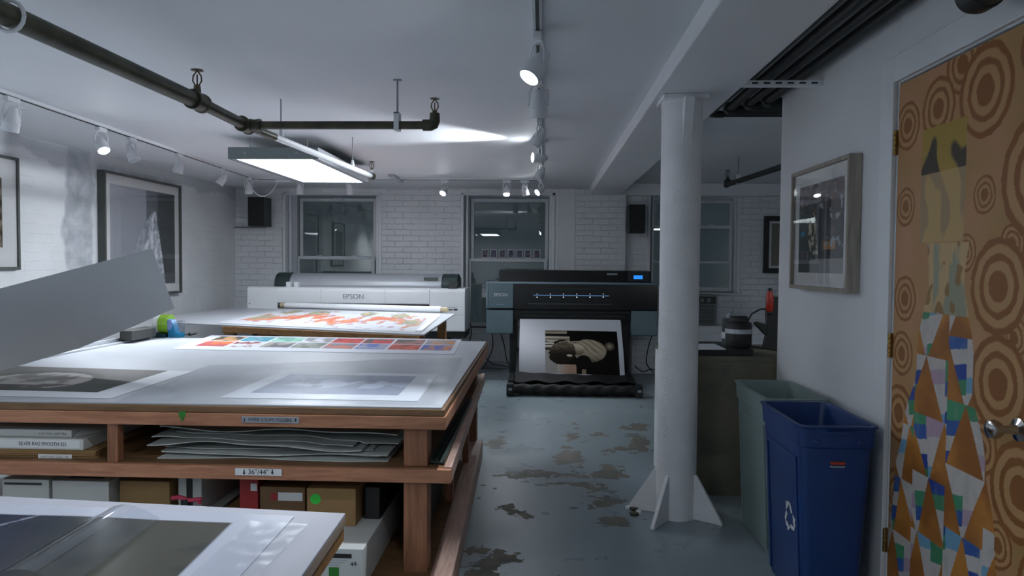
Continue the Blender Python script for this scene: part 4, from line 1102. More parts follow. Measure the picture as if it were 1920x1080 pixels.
# ------------------------------------------------------------------ big work table
ZTB = .76
T = lambda px, py: P(px, py, z=ZTB)
xr0, xr1 = T(828, 764).x, T(912, 640).x
yn, yf_ = T(828, 764).y, T(912, 640).y
xl = -2.80
mt = thing('work_table', 'big wooden two-shelf work table with a white top covered in prints', 'table', ((xl + xr0) / 2, (yn + yf_) / 2, 0))
def quadz(mb, p, z0, z1, m): mb.prism([(q[0], q[1], z0) for q in p], (0, 0, z1 - z0), m)
corners = [(xl, yn - .01), (xr0, yn), (xr1, yf_), (xl, yf_ - .03)]
mb = MB(); quadz(mb, corners, ZTB - .008, ZTB, 'table_white'); lab(mb.build('tabletop', mt, bevel=.002), 'white tabletop surface')
e_ = .012
mb = MB(); quadz(mb, [(xl, yn - .02), (xr0 + e_, yn - .01), (xr1 + e_, yf_ + .01), (xl, yf_ - .02)], ZTB - .032, ZTB - .008, 'wood_ply'); mb.build('top_board', mt, bevel=.002)
mb = MB(); quadz(mb, [(xl, yn - .025), (xr0 + .018, yn - .015), (xr0 + .018, yn + .02), (xl, yn + .01)], ZTB - .082, ZTB - .033, 'wood_red'); mb.build('front_rail', mt, bevel=.003)
mb = MB(); quadz(mb, [(xr0 - .018, yn + .02), (xr0 + .018, yn + .02), (xr1 + .018, yf_), (xr1 - .018, yf_)], ZTB - .082, ZTB - .033, 'wood_red_y'); mb.build('side_rail', mt, bevel=.003)
zs = .527
xs0 = P(850, 872, z=zs).x; xs1 = P(908, 700, z=zs + .02).x
mb = MB(); quadz(mb, [(xl, yn - .0), (xs0 - .01, yn + .012), (xs1 - .01, yf_), (xl, yf_)], zs - .015, zs, 'wood_ply'); mb.build('shelf', mt)
mb = MB(); quadz(mb, [(xl, yn - .022), (xs0, yn - .012), (xs0, yn + .012), (xl, yn - .0)], zs - .052, zs + .0, 'wood_red'); mb.build('shelf_rail', mt, bevel=.003)
mb = MB(); quadz(mb, [(xs0 - .03, yn + .013), (xs0, yn + .013), (xs1, yf_ + .02), (xs1 - .03, yf_ + .02)], zs - .052, zs + .006, 'wood_pink'); mb.build('shelf_side_rail', mt, bevel=.003)
zb_ = .12
mb = MB(); quadz(mb, [(xl, yn - .1), (-.40, yn - .1), (-.46, yf_ - .25), (xl, yf_ - .25)], zb_ - .02, zb_, 'wood_ply'); mb.build('base_board', mt)
r0, r1 = P(853, 1060, z=zb_), P(905, 825, z=zb_)
dq = (r0 - r1).normalized(); rn = r0 + dq * .35
mb = MB(); quadz(mb, [(rn.x - .085, rn.y), (rn.x, rn.y), (r1.x, r1.y), (r1.x - .085, r1.y)], .005, zb_ + .004, 'wood_pink'); mb.build('base_plank', mt, bevel=.004)
mb = MB(); quadz(mb, [(xl, yn + .0), (-.47, yn + .0), (-.47, yn + .04), (xl, yn + .04)], 0, zb_ - .02, 'wood_red'); mb.build('base_rail', mt, bevel=.003)
pxa, pxb = P(757, 900, y=yn + .03).x, P(802, 900, y=yn + .03).x
for (ya_, yb_) in ((yn + .025, yn + .115), (yf_ - .25, yf_ - .16)):
    MB().box(pxa, pxb, ya_, yb_, 0, zs - .015, 'wood_post').build('leg', mt, bevel=.004)
    MB().box(pxa, pxb, ya_, yb_, zs, ZTB - .034, 'wood_post').build('upper_post', mt, bevel=.004)
    MB().box(xl + .02, xl + .11, ya_, yb_, 0, zs - .015, 'wood_post').build('leg', mt, bevel=.004)
    MB().box(xl + .02, xl + .11, ya_, yb_, zs, ZTB - .034, 'wood_post').build('upper_post', mt, bevel=.004)
dx0, dx1 = P(202, 830, y=yn).x, P(222, 830, y=yn).x
lab(MB().box(dx0, dx1, yn - .005, yn + .035, zs, ZTB - .082, 'wood_post').build('divider', mt, bevel=.003), 'slim upright between the two shelf bays')
for (px, yy) in ((842, 3.42), (872, 4.1)):
    xq = P(px, 900, y=yy).x
    MB().box(xq - .018, xq + .018, yy, yy + .05, zb_, zs - .052, 'wood_post').build('side_post', mt, bevel=.002)
# labels on the rails
yl = yn - .022
def label(px0, px1, py0, py1, s, size, sq, nm, y=yl, par=mt, m='label_grey', ink_='label_ink'):
    a, b_ = P(px0, py0, y=y), P(px1, py1, y=y)
    o = MB().box(a.x, b_.x, y - .0012, y + .004, b_.z, a.z, m).build(nm, par)
    text('lettering', s, size, ink_, ((a.x + b_.x) / 2, y - .0016, (a.z + b_.z) / 2), (1, 0, 0), (0, 0, 1), o, .0003, sq); return o
lb1 = label(453, 560, 781, 794, 'PAPER SCRAPS FOLDERS', .019, .80, 'shelf_label')
lb2 = label(441, 528, 878, 892.5, '36"/44"', .028, .95, 'shelf_label', m='label_white')
def arrow(par, px, py, y, h):
    c = P(px, py, y=y); w_ = h * .32
    MB().prism([(c.x, y - .0016, c.z - h / 2), (c.x + w_, y - .0016, c.z - h * .05), (c.x + w_ * .4, y - .0016, c.z - h * .05), (c.x + w_ * .4, y - .0016, c.z + h / 2), (c.x - w_ * .4, y - .0016, c.z + h / 2), (c.x - w_ * .4, y - .0016, c.z - h * .05), (c.x - w_, y - .0016, c.z - h * .05)], (0, -.0004, 0), 'label_ink').build('arrow', par)
arrow(lb1, 458.5, 787.5, yl, .014); arrow(lb1, 554.5, 787.5, yl, .014); arrow(lb2, 458, 885.5, yl, .020); arrow(lb2, 511, 885, yl, .020)
mb = MB(); c = P(341, 776, y=yl)
mb.box(c.x - .012, c.x + .012, yl - .001, yl + .006, c.z - .012, c.z + .008, 'green_square'); c = P(341, 786, y=yl); mb.box(c.x - .004, c.x + .005, yl - .001, yl + .006, c.z - .006, c.z + .008, 'green_square'); mb.build('green_tape', mt)
# aluminium cutting rail at the left of the table
a0, a1 = T(150, 655), T(290, 622)
xa = -2.78
o_ = tag(MB().box(xa, xa + .05, yn + .9, yf_ - .08, ZTB, ZTB + .012, 'aluminium').box(xa, xa + .015, yn + .9, yf_ - .08, ZTB + .012, ZTB + .035, 'aluminium').build('cutting_rail', bevel=.002), 'long aluminium cutting rail along the left edge of the big table', 'ruler')
gx = T(262, 628)
tag(MB().box(xa + .016, xa + .10, gx.y - .52, gx.y - .22, ZTB + .0125, ZTB + .085, 'ac_dark').build('grey_case', bevel=.01), 'grey case on the aluminium rail behind the tape dispenser', 'case')

# prints on the table
def tprint(name, lb, c4, col, nu, nv, lift=.001, m='ink_satin', wob=0):
    ps_ = [T(*c) for c in c4]
    f0 = flat(*ps_)
    def f(u, v):
        q = f0(u, v); q.z = ZTB + lift + wob * (1 + nz(u, v, 3, len(lb))) * .5; return q
    o = printed(name, None, f, nu, nv, col, m, .0006); return tag(o, lb, 'print', 'prints on the work tables')
PAL = [[(170, 130, 90), (120, 150, 160), (100, 150, 140), (132, 132, 134), (196, 66, 62), (196, 60, 56), (150, 96, 88), (128, 130, 146)],
       [(170, 90, 96), (190, 192, 200), (150, 146, 140), (140, 140, 134), (120, 116, 132), (90, 108, 176), (204, 92, 76), (190, 120, 90)]]
PAL2 = [[(70, 70, 70), (40, 120, 140), (150, 190, 170), (196, 196, 206), (150, 40, 46), (80, 84, 92), (60, 62, 66), (196, 120, 50)],
        [(196, 110, 70), (120, 60, 60), (90, 90, 96), (90, 100, 90), (180, 100, 80), (150, 150, 170), (150, 60, 50), (60, 90, 180)]]
def strip(u, v):
    if u < .045 or u > .985 or v < .06 or v > .80: return (196, 199, 209)
    i = (u - .045) / .94 * 8; j = (v - .06) / .74 * 2
    fi, fj = i % 1, j % 1
    if fi < .03 or fi > .97 or fj < .04 or fj > .96: return (196, 199, 209)
    i, j = min(7, int(i)), min(1, int(j))
    k = ss(-.25, .35, fbm(fi * 1.4, fj, 2.2, i * 5 + j * 11))
    return mixc(PAL[j][i], PAL2[j][i], k)
tprint('contact_strip', 'wide sheet with sixteen colour pictures in two rows near the back of the big table', [(397, 629), (866, 637), (851, 665), (322, 655)], strip, 300, 60, .0012)
def grey_land(u, v):
    if u < .10 or u > .875 or v < .12 or v > .84: return (222, 225, 232)
    a = (u - .10) / .775; b_ = (v - .12) / .72
    c = mixc((140, 148, 168), (160, 168, 190), .5 + fbm(a * 2, b_, 2.4, 3))
    if fbm(a * 3, b_ * 1.5, 2, 8) > .12 and .25 < b_ < .7: c = mixc(c, (206, 214, 232), .7)
    return c
tprint('seascape_print', 'pale blue-grey print with white margins in the middle of the big table', [(527, 697), (822, 702), (783, 753), (412, 746)], grey_land, 160, 90, .0012, 'ink_satin')
def dark_head(u, v):
    if u > .895 or v < .0 or v > .84: return (214, 216, 222)
    a = u / .895; b_ = v / .84
    c = mixc((96, 92, 88), (72, 70, 66), b_)
    if b_ > .66: c = (58, 62, 56)
    d = math.hypot((a - .60) / .27, (b_ - .62) / .46)
    if d < 1.0: c = (70, 66, 62)
    if d < .82: c = mixc((176, 170, 166), (110, 104, 100), ss(-.1, .5, fbm(a * 3, b_, 3, 4)))
    if d < .82 and b_ > .72: c = mixc(c, (60, 60, 56), .8) if nz(a, b_, 9, 3) > -.1 else c
    if a < .42 and abs(b_ - .62 + (a - .2) * .12) < .085: c = (176, 172, 170)
    return c
tprint('portrait_print', 'dark black-and-white portrait print with white edges at the left front of the big table', [(-70, 684), (362, 697), (206, 748), (-330, 735)], dark_head, 190, 70, .0012)
# clear film over the front of the table
def film(u, v):
    q = flat(T(392, 686), T(868, 672), T(826, 762), T(212, 756))(u, v)
    q.z = ZTB + .004 + .0035 * (nz(u * 5, v * 9, 1, 2) + .5 * nz(u * 22, v * 6, 1, 5)) + .001; return q
o_ = MB().sheet(film, 110, 60, .0004, 'plastic_film').build('plastic_film')
tag(o_, 'thin clear plastic film spread over the prints on the big table', 'plastic sheet')

# tape dispenser
tc = T(311, 633); tc.z = ZTB
td_ = thing('tape_dispenser', 'tape dispenser with a green tape roll on the back left of the big table', 'tape dispenser', tuple(tc))
k = P(340, 620, y=tc.y).x - P(290, 620, y=tc.y).x
k = k / 50
def tx(px): return tc.x + (px - 311) * k
MB().box(tx(288), tx(312), tc.y - .02, tc.y + .13, ZTB, ZTB + 7 * k, 'dispenser_teal').build('base', td_, bevel=.004)
rc = V(0, tc.y + .05, ZTB + 24 * k)
MB().lathe([(9 * k, 0), (17 * k, 0), (17 * k, 9 * k), (9 * k, 9 * k)], (tx(287.5), rc.y, rc.z), (1, 0, 0), 'tape_white', 36).build('white_tape', td_)
MB().lathe([(9 * k, 0), (17.5 * k, 0), (17.5 * k, 17 * k), (9 * k, 17 * k)], (tx(297), rc.y, rc.z), (1, 0, 0), 'tape_green', 36).build('green_tape', td_)
tag_ = MB().prism([(tx(315), tc.y + .0, ZTB), (tx(338), tc.y + .0, ZTB), (tx(339), tc.y, ZTB + 8 * k), (tx(329), tc.y, ZTB + 10 * k), (tx(325), tc.y, ZTB + 24 * k), (tx(321), tc.y, ZTB + 32 * k), (tx(315), tc.y, ZTB + 34 * k)], (0, .06, 0), 'dispenser_blue').prism([(tx(311.5), tc.y - .002, ZTB + 13 * k), (tx(320), tc.y - .002, ZTB + 14 * k), (tx(324), tc.y - .002, ZTB + 22 * k), (tx(321), tc.y - .002, ZTB + 33 * k), (tx(311.5), tc.y - .002, ZTB + 33 * k)], (0, .064, 0), 'dispenser_lilac')
tag_.build('holder', td_, bevel=.002)
MB().box(tx(326), tx(340), tc.y + .004, tc.y + .056, ZTB + 9 * k, ZTB + 30 * k, 'clear_plastic').build('clear_roll', td_, bevel=.004)
sc0 = T(342, 629); sc1 = T(366, 627)
kn_ = thing('utility_knife', 'slim grey utility knife lying beside the tape dispenser', 'knife', tuple(sc0))
MB().path([sc0 + V(-.03, 0, .006), sc0 + V(.05, 0, .007)], .005, 'steel', 8).build('blade', kn_)
MB().path([sc0 + V(.05, 0, .009), sc1 + V(0, .005, .009)], .011, 'black_plastic', 10).build('grip', kn_)

# lifted sheet of paper sweeping up off the table on the left
zz0 = ZTB + .003
def lifted(u, v):
    # u from off-frame left to the free end at right, v from top edge to bottom edge
    top = P(-150, 580, y=2.75).lerp(P(285, 466, y=3.05), u)
    bot_pts = [P(-150, 735, y=2.95), P(20, 690, y=3.15), P(150, 652, y=3.3), P(250, 612, y=3.3), P(327, 578, y=3.25)]
    s_ = u * 4; i = min(3, int(s_)); f = s_ - i
    bot = bot_pts[i].lerp(bot_pts[i + 1], f)
    q = top.lerp(bot, v)
    q.y += .10 * math.sin(math.pi * v) * (1 - u)
    if q.z < zz0: q.z = zz0
    return q
tag(MB().sheet(lifted, 60, 40, .0012, 'paper_back').build('lifted_sheet'), 'large grey sheet of paper curling up off the left of the big table', 'paper')

# ---- on the upper shelf
yS = yn + .04
def xs_at(px, y=yS, py=830): return P(px, py, y=y).x
def zs_at(py, y=yS, px=80): return P(px, py, y=y).z
zt1 = zs_at(843)
for k in range(7):
    z_ = zs + .0005 + k * (zt1 - zs - .0005) / 7
    b1 = MB().box(xs_at(-220), xs_at(181) - random.uniform(0, .012), yS + (0 if k == 2 else random.uniform(.001, .008)), yS + .75, z_, z_ + (zt1 - zs) / 7 - .001, 'card_tan').build('cardboard_folder')
    tag(b1, 'flat brown cardboard folder in the stack at the bottom of the left shelf bay', 'folder', 'brown cardboard folders in the left bay')
    if k == 2: b1k = b1
b1 = b1k
lb = MB().box(xs_at(72), xs_at(135), yS - .003, yS - .0005, zs_at(861), zs_at(851), 'label_white').build('label', b1)
def scribble(xa_, xb_, y, z, h, m, par, seed):
    rs = random.Random(seed); pts = []; n = int((xb_ - xa_) / h * 2.6)
    for i in range(n + 1):
        if i % 9 == 8:
            MB().path(pts, h * .07, m, 5).build('handwriting', par); pts = []; continue
        pts.append(V(xa_ + (xb_ - xa_) * i / n + rs.uniform(-.2, .2) * h, y, z + (h * .5 if i % 2 else -h * .5) * rs.uniform(.5, 1)))
    if len(pts) > 1: MB().path(pts, h * .07, m, 5).build('handwriting', par)
scribble(xs_at(77), xs_at(130), yS - .0032, zs_at(856), .009, 'dispenser_teal', lb, 1)
b2 = thing('flat_box', 'white flat paper box with a handwritten edge, in the left shelf bay', 'box', (xs_at(60), yS, zt1))
zt2 = zs_at(822)
MB().box(xs_at(-220), xs_at(156), yS + .0, yS + .6, zt1, zt2, 'card_white').build('carton', b2, bevel=.003)
MB().box(xs_at(-200), xs_at(150), yS - .001, yS + .001, zt1 + .008, zt2 - .005, 'label_white').build('edge_strip', b2)
text('lettering', 'SILVER RAG SMOOTH 325', .021, 'label_ink', (xs_at(80), yS - .0013, (zt1 + zt2) / 2), (1, 0, 0), (0, 0, 1), b2, .0002, .8)
b3 = thing('flat_box', 'lidded white paper box on top of the pile in the left shelf bay', 'box', (xs_at(60), yS, zt2))
zt3 = zs_at(808)
MB().box(xs_at(-220), xs_at(128), yS + .02, yS + .5, zt2, zt3, 'card_white').prism([(xs_at(128), yS + .02, zt2), (xs_at(150), yS + .1, zt2), (xs_at(128), yS + .1, zt3)], (0, .3, 0), 'card_white').build('carton', b3, bevel=.003)
scribble(xs_at(66), xs_at(118), yS + .0195, (zt2 + zt3) / 2, .009, 'label_ink', b3, 2)
# folders, one object each
FD = [(298, 726, 862, 866, .0), (300, 712, 855, 861, .002), (300, 728, 849, 853, .0), (308, 700, 842, 847, .004), (278, 676, 828, 843, .0), (283, 662, 822, 836, .0), (330, 748, 812, 838, .0), (300, 745, 798, 816, .0), (302, 690, 794, 812, .0)]
wh = ['lowest of the pile', 'second from the bottom', 'third from the bottom', 'fourth from the bottom', 'with a tan-edged left tip, mid pile', 'drooping to the right, just above the tan-tipped one', 'sticking out furthest right in mid pile', 'second from the top', 'topmost of the pile']
def HT(x): return zs + .0045
for k, (pa_, pb_, pyl, pyr, dy) in enumerate(FD):
    y0 = yS + .03 + [0, .05, .01, .07, .0, .04, .10, .05, .13][k]
    xa_, xb_ = P(pa_, pyl, y=y0).x, P(pb_, pyr, y=y0).x
    za_, zb2 = P(pa_, pyl, y=y0).z, P(pb_, pyr, y=y0).z
    zlow = zs + .004 + .0065 * k
    za_ = max(za_, zlow); zb2 = max(zb2, zlow)
    za_ = min(za_, ZTB - .09); zb2 = min(zb2, ZTB - .09)
    ph = random.uniform(0, 6)
    def fold(u, v, xa_=xa_, xb_=xb_, za_=za_, zb2=zb2, y0=y0, ph=ph, k=k):
        zz_ = za_ + (zb2 - za_) * u + (.008 * math.sin(u * 6 + ph) + .004 * math.sin(u * 15 + ph * 2)) * (.35 if k < 3 else 1) - .0 * v
        x = xa_ + (xb_ - xa_) * u
        zz_ = max(HT(x), min(ZTB - .09 - .006 * (8 - k), zz_))
        return V(x, y0 + .7 * v + .012 * math.sin(u * 9 + ph), zz_)
    mb = MB().sheet(fold, 40, 8, .0035, 'folder_grey')
    prof_ = [fold(i / 60, 0) for i in range(61)]
    def HT(x, prof_=prof_, old=HT):
        b_ = [p.z for p in prof_ if abs(p.x - x) < .03]
        return max(old(x), (max(b_) + .0062) if b_ else 0)
    tag(mb.build('paper_folder'), 'grey paper folder on the middle shelf, %s' % wh[k], 'folder', 'grey folders on the middle shelf')
# dark rubber strip at the right edge of the shelf
s0, s1 = P(806, 869, z=zs + .004), P(876, 752, z=zs + .004)
s2, s3 = P(833, 871, z=zs + .004), P(886, 752, z=zs + .004)
mb = MB(); zq = zs + .0065
mb.prism([(s0.x, s0.y, zq), (s2.x, s2.y, zq), (s3.x, s3.y, zq), (s1.x, s1.y, zq)], (0, 0, .006), 'rubber_green')
for f_ in (.0, .45, .92):
    a, b_ = s0.lerp(s2, f_), s1.lerp(s3, f_); a2, b2_ = s0.lerp(s2, f_ + .07), s1.lerp(s3, f_ + .07)
    mb.prism([(a.x, a.y, zq + .006), (a2.x, a2.y, zq + .006), (b2_.x, b2_.y, zq + .006), (b_.x, b_.y, zq + .006)], (0, 0, .012), 'rubber_green')
tag(mb.build('rubber_strip', bevel=.001), 'long dark green ridged strip lying on the right edge of the shelf', 'strip')

# ---- boxes on the base
def cbox(name, lb, px0, px1, yf0, z0, z1, m, ln=1.3, cat='box', grp='paper roll boxes under the big table', py=930):
    xa_, xb_ = P(px0, py, y=yf0).x, P(px1, py, y=yf0).x
    r_ = thing(name, lb, cat, ((xa_ + xb_) / 2, yf0, z0), grp)
    MB().box(xa_, xb_, yf0, yf0 + ln, z0, z1, m).build('carton', r_, bevel=.003)
    return r_, xa_, xb_
Z0, Z1, Z2 = zb_ + .001, .27, .425
# lower layer
low = [(-160, 5, 'card_white'), (14, 100, 'card_brown'), (109, 195, 'card_white'), (204, 290, 'card_brown'), (299, 385, 'card_white'), (394, 470, 'card_tan'), (479, 552, 'card_brown')]
lown = ['far left', 'second from the left', 'third from the left', 'fourth from the left', 'fifth from the left', 'sixth from the left', 'next to the white box with the green square']
for (a, b_, m_), nm in zip(low, lown): cbox('roll_box', 'bottom-layer carton under the big table, %s' % nm, a, b_, yn + .12, Z0, Z1, m_, 1.4)
xH1 = P(681, 1030, z=.27).x; yH = P(681, 1030, z=.27).y
h_ = thing('roll_box', 'long white roll box with a green square and black bar on its end', 'box', (xH1 - .08, yH, Z0), 'paper roll boxes under the big table')
MB().box(xH1 - .19, xH1, yH, yH + 1.9, Z0, Z1, 'card_white').build('carton', h_, bevel=.003)
lbh = MB().box(xH1 - .16, xH1 - .042, yH - .001, yH, Z1 - .034, Z1 - .018, 'box_black').build('black_bar', h_)
lab(MB().box(xH1 - .125, xH1 - .088, yH - .001, yH, Z0 + .02, Z1 - .068, 'green_square').build('green_patch', h_), 'green square')
text('lettering', '44', .024, 'label_ink', (xH1 - .035, yH - .001, Z1 - .055), (1, 0, .15), (-.15, 0, 1), h_, .0002)
mb = MB()
for q in range(3): mb.box(xH1 - .16, xH1 - .06 - q * .012, yH - .0008, yH, Z1 - .043 - q * .009, Z1 - .041 - q * .009, 'label_grey')
mb.build('small_print', h_)
# upper layer
yU = yn + .14
r_, a, b_ = cbox('roll_box', 'white roll box with an open dark slot, far left under the shelf', 4, 92, yU, Z1, .408, 'card_white', 1.2)
MB().box(a + .01, b_ - .03, yU - .001, yU + .001, .385, .394, 'box_black').build('slot', r_)
r_, a, b_ = cbox('roll_box', 'white roll box with a black picture label on its top', 98, 204, yU - .02, Z1, .412, 'card_white', 1.2)
lab(MB().box(a + .04, b_ - .05, yU + .02, yU + .16, .412, .4128, 'box_black').build('picture_label', r_), 'black picture label')
r_, a, b_ = cbox('roll_box', 'yellow-brown cardboard roll box left of the white and black one', 224, 318, yU + .02, Z1, .405, 'card_tan', 1.2)
r_, a, b_ = cbox('roll_box', 'narrow white and black roll box in the middle under the shelf', 334, 378, yU + .05, Z1, .435, 'card_white', 1.2)
MB().box((a + b_) / 2 - .014, (a + b_) / 2 + .012, yU + .049, yU + .051, Z1 + .02, .43, 'box_black').build('black_stripe', r_)
MB().box(a, b_, yU + .05, yU + 1.2, .435, .4358, 'box_black').build('black_top', r_)
pk = P(346, 941, y=yU - .02)
o_ = thing('pink_strap', 'pink plastic tie with a black buckle before the white and black box', 'strap', (pk.x, yU - .02, Z1))
MB().box(pk.x - .012, pk.x + .018, yU - .03, yU - .005, Z1, .352, 'black_plastic').build('buckle', o_, bevel=.003)
MB().path([V(pk.x - .05, yU - .02, .352), V(pk.x - .02, yU - .024, .358), V(pk.x + .02, yU - .02, .345), V(pk.x + .07, yU - .02, .35), V(pk.x + .06, yU - .02, .335)], .009, 'pink', 8).build('tie', o_)
r_, a, b_ = cbox('roll_box', 'bright red roll box with a small white tag', 449, 484, yU + .02, Z1, .425, 'box_red', 1.2)
MB().box(b_ - .03, b_ - .004, yU + .018, yU + .021, .375, .405, 'label_white').build('tag', r_)
r_, a, b_ = cbox('roll_box', 'brown cardboard roll box with a white label, right of the red one', 487, 572, yU, Z1, .40, 'card_brown', 1.3)
MB().box(a + .075, b_ - .01, yU - .001, yU + .001, .345, .378, 'label_white').build('label', r_)
lab(MB().box(a + .045, a + .072, yU - .001, yU + .001, .345, .375, 'box_red').build('red_mark', r_), 'red mark')
r_, a, b_ = cbox('roll_box', 'brown cardboard roll box with a round green sticker', 575, 667, yU - .06, Z1, .418, 'card_tan', 1.3)
MB().lathe([(.021, 0), (.021, .001)], (a + .035, yU - .06, .375), (0, -1, 0), 'green_dot', 24).build('sticker', r_)
lab(MB().box(a + .03, b_ - .02, yU + .06, yU + .35, .418, .419, 'label_grey').build('address_label', r_), 'pale label on top')
r_, a, b_ = cbox('roll_box', 'dark roll box beside the green-stickered one, ends near the table leg', 684, 712, yU + .02, Z1 + .001, .40, 'box_black', 1.3)
o_ = MB().box(-.60, -.555, 3.1, 4.3, zb_ + .001, .46, 'card_brown').build('tall_carton', bevel=.003)
tag(o_, 'tall thin brown carton standing behind the table leg', 'box')
o_ = MB().box(-.52, -.50, 2.86, 3.5, zb_ + .001, .44, 'box_black').build('display_board', bevel=.003)
tag(o_, 'black panel leaning just right of the front table leg', 'board')

# ------------------------------------------------------------------ foreground table
NT0, NT1 = T(648, 962), T(565, 1080)
dr_ = (NT1 - NT0); NR = NT0 + dr_ * 1.9
NL = T(-60, 927); dl = (NL - NT0); NL = NT0 + dl * 1.25
NB = NL + (NR - NT0)
nt = thing('foreground_table', 'white-topped wooden table in the foreground with a dark glossy print', 'table', tuple(((NT0 + NB) / 2).xy) + (0,))
def fr_(s_, t_, z=0):   # s along the far edge from the right corner, t towards the viewer
    q = NT0 + (NL - NT0) * s_ + (NR - NT0) * t_; return (q.x, q.y)
mb = MB(); quadz(mb, [NT0.xy, NL.xy, NB.xy, NR.xy], ZTB - .006, ZTB, 'laminate'); lab(mb.build('tabletop', nt, bevel=.0015), 'white laminate top')
mb = MB(); quadz(mb, [NT0.xy, NL.xy, NB.xy, NR.xy], ZTB - .028, ZTB - .006, 'wood_pale'); mb.build('core_board', nt, bevel=.002)
mb = MB(); quadz(mb, [fr_(.003, .0), fr_(1, .0), fr_(1, .05), fr_(.003, .05)], ZTB - .06, ZTB - .028, 'wood_tan'); mb.build('rail', nt, bevel=.002)
mb = MB(); quadz(mb, [fr_(.003, .05), fr_(.035, .05), fr_(.035, 1), fr_(.003, 1)], ZTB - .06, ZTB - .028, 'wood_tan'); mb.build('rail', nt, bevel=.002)
for (s_, t_) in ((.16, .12), (.16, .9), (.92, .12), (.92, .9)):
    q = fr_(s_, t_); MB().box(q[0] - .035, q[0] + .035, q[1] - .035, q[1] + .035, 0, ZTB - .028, 'wood_post').build('leg', nt, bevel=.004)
def near_art(u, v):
    # whole sheet: white margins, dark picture
    if v < .12 or u > .86: return (172, 175, 188)
    a = u / .86; b_ = (v - .12) / .88
    c = mixc((42, 46, 60), (72, 72, 66), ss(.35, .75, a))
    c = mixc(c, (40, 46, 50), .35 * ss(-.1, .4, fbm(a * 2, b_ * 2, 2, 6)))
    l = a - .42 + b_ * .55
    if abs(l) < .006: c = (120, 126, 140)
    return c
pq = [T(-140, 938), T(552, 969), T(452, 1080), T(-400, 1080)]
pq[2] = pq[1] + (pq[2] - pq[1]) * 1.5; pq[3] = pq[0] + (pq[3] - pq[0]) * 1.5
f0 = flat(*pq)
def nf(u, v):
    q = f0(u, v); q.z = ZTB + .001 + .004 * max(0, nz(u * 3, v * 2, 1, 9)) * ss(0, .2, v); return q
o_ = printed('glossy_print', None, nf, 120, 80, near_art, 'ink_gloss', .0006)
tag(o_, 'dark glossy print with white margins on the foreground table', 'print', 'prints on the work tables')
def film2(u, v):
    q = flat(T(470, 982), T(578, 988), T(470, 1100), T(330, 1110))(u, v); q.z = ZTB + .0045 + .0025 * (nz(u * 4, v * 7, 1, 4)) + .002; return q
tag(MB().sheet(film2, 30, 40, .0004, 'plastic_film').build('clear_sleeve'), 'crinkled clear plastic sleeve beside the glossy print on the foreground table', 'plastic sheet')
# curled clear film lying over the dark print
def film3(u, v):
    a = T(180, 972).lerp(T(300, 978), u); b_ = T(-40, 1100).lerp(T(130, 1110), u)
    q = a.lerp(b_, v); q.z = ZTB + .0065 + .030 * math.sin(math.pi * u) ** 2 + .004 * math.sin(u * 9); return q
tag(MB().sheet(film3, 24, 24, .0005, 'curl_film').build('curled_film'), 'curled strip of clear film with bright edges on the dark glossy print', 'plastic sheet')

# ------------------------------------------------------------------ far table with the long print
zf2 = .79
Q = lambda px, py: P(px, py, z=zf2)
fl, fr2, br, bl = Q(290, 603), Q(795, 627), Q(853, 588), Q(436, 577)
lw = Q(333, 590)
br.y = min(br.y, YP - .15); bl.y = min(bl.y, YP - .08)
ft = thing('far_table', 'far wooden table with a wide white top, before the white printer', 'table', tuple(((fl + br) / 2).xy) + (0,))
mb = MB(); quadz(mb, [fl.xy, fr2.xy, br.xy, bl.xy, lw.xy], zf2 - .012, zf2, 'table_white'); mb.build('tabletop', ft, bevel=.002)
ra, rb = Q(413, 610), Q(793, 628)
def inset(p, dx, dy): return (p.x + dx, p.y + dy)
mb = MB(); quadz(mb, [inset(ra, .0, .03), inset(rb, -.03, .04), inset(rb, -.03, .08), inset(ra, 0, .07)], zf2 - .06, zf2 - .0125, 'wood_tan'); mb.build('apron', ft, bevel=.003)
for p_ in (ra + V(.03, .05, 0), ra.lerp(rb, .21) + V(0, .05, 0), rb + V(-.05, .06, 0), ra + V(.0, 1.4, 0), br + V(-.12, -.15, 0)):
    MB().box(p_.x - .04, p_.x + .04, p_.y + .03, p_.y + .11, 0, zf2 - .0125, 'wood_tan').build('leg', ft, bevel=.003)
MB().box(ra.x + .3, ra.x + .8, ra.y - .05, ra.y + .2, .52, .56, 'black_plastic').build('clamp_bar', ft, bevel=.004)
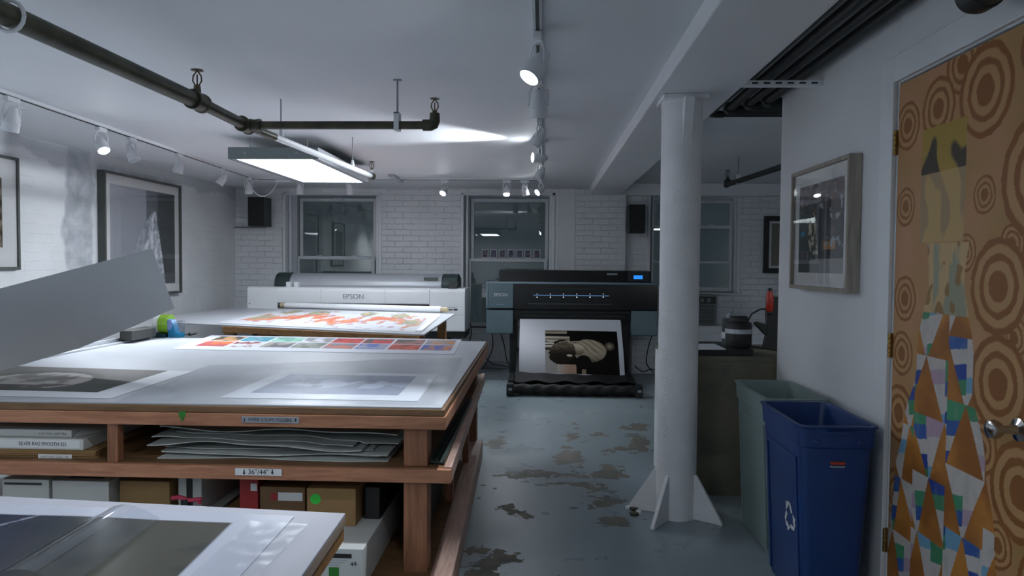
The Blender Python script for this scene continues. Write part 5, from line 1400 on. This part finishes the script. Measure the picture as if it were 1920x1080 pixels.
def koi(u, v):
    c = (190, 192, 198)
    if .05 < v < .96:
        m_ = fbm(u * 15, v * 4.5, 1.3, 3) * 1.15 - .12
        band = math.exp(-((v - .55 - .12 * math.sin(u * 14)) / .22) ** 2)
        k = band * 1.0 + m_ * .9
        if k > .62: c = mixc((196, 142, 108), (186, 104, 84), ss(.62, 1.2, k))
        if .50 < k <= .62: c = (178, 128, 132)
        if .42 < k <= .50: c = (170, 164, 172)
        for (cx, cy, r) in ((.13, .25, .05), (.30, .22, .06), (.60, .2, .05), (.80, .25, .06), (.9, .6, .05), (.1, .6, .05)):
            d = math.hypot((u - cx) / r, (v - cy) / .13)
            if d < 1 + .6 * nz(u * 4, v, 9, 5): c = mixc((176, 164, 116), (132, 134, 128), ss(0, .5, nz(u, v, 30, 2) + .3))
        if nz(u * 3, v, 9, 12) > .52: c = mixc(c, (150, 104, 118), .6)
    if u < .05 or u > .95: c = (190, 192, 198)
    return c
kq = [Q(533, 573), Q(812, 586), Q(775, 620), Q(418, 601)]
kq2 = [Q(533, 577), Q(826, 588), Q(792, 624), Q(405, 606)]
for q in kq2[:2]:
    if q.y > 7.5: q.x *= 7.5 / q.y; q.y = 7.5
fk = flat(*kq2)
def kf(u, v): q = fk(u, v); q.z = zf2 + .0015; return q
o_ = printed('long_print', None, kf, 220, 70, koi, 'ink_satin', .0008)
tag(o_, 'wide unrolled print of orange and pink shapes on the far table', 'print', 'prints on the work tables')
# the roll it comes from, lying along the back of the table
rl, rr2 = kq2[0] + V(0, .05, .036), kq2[1] + V(0, .05, .036)
ro = thing('paper_roll', 'white paper roll with a tan core along the back of the far table', 'paper roll', tuple(rl))
MB().path([rl, rr2], .033, 'paper', 24).build('roll', ro)
dd_ = (rr2 - rl).normalized()
lab(MB().path([rl - dd_ * .06, rl], .028, 'tan_core', 20).build('core', ro), 'tan cardboard core')
lab(MB().path([rr2, rr2 + dd_ * .07], .026, 'tan_core', 20).build('core', ro), 'tan cardboard core')
s_a, s_b = Q(812, 597), Q(775, 624)
mb = MB(); bar(mb, Q(822, 592), Q(785, 622), .05, .004, 'paper', zf2 + .0075)
tag(mb.build('paper_offcut'), 'narrow white paper offcut at the right end of the far table', 'paper')
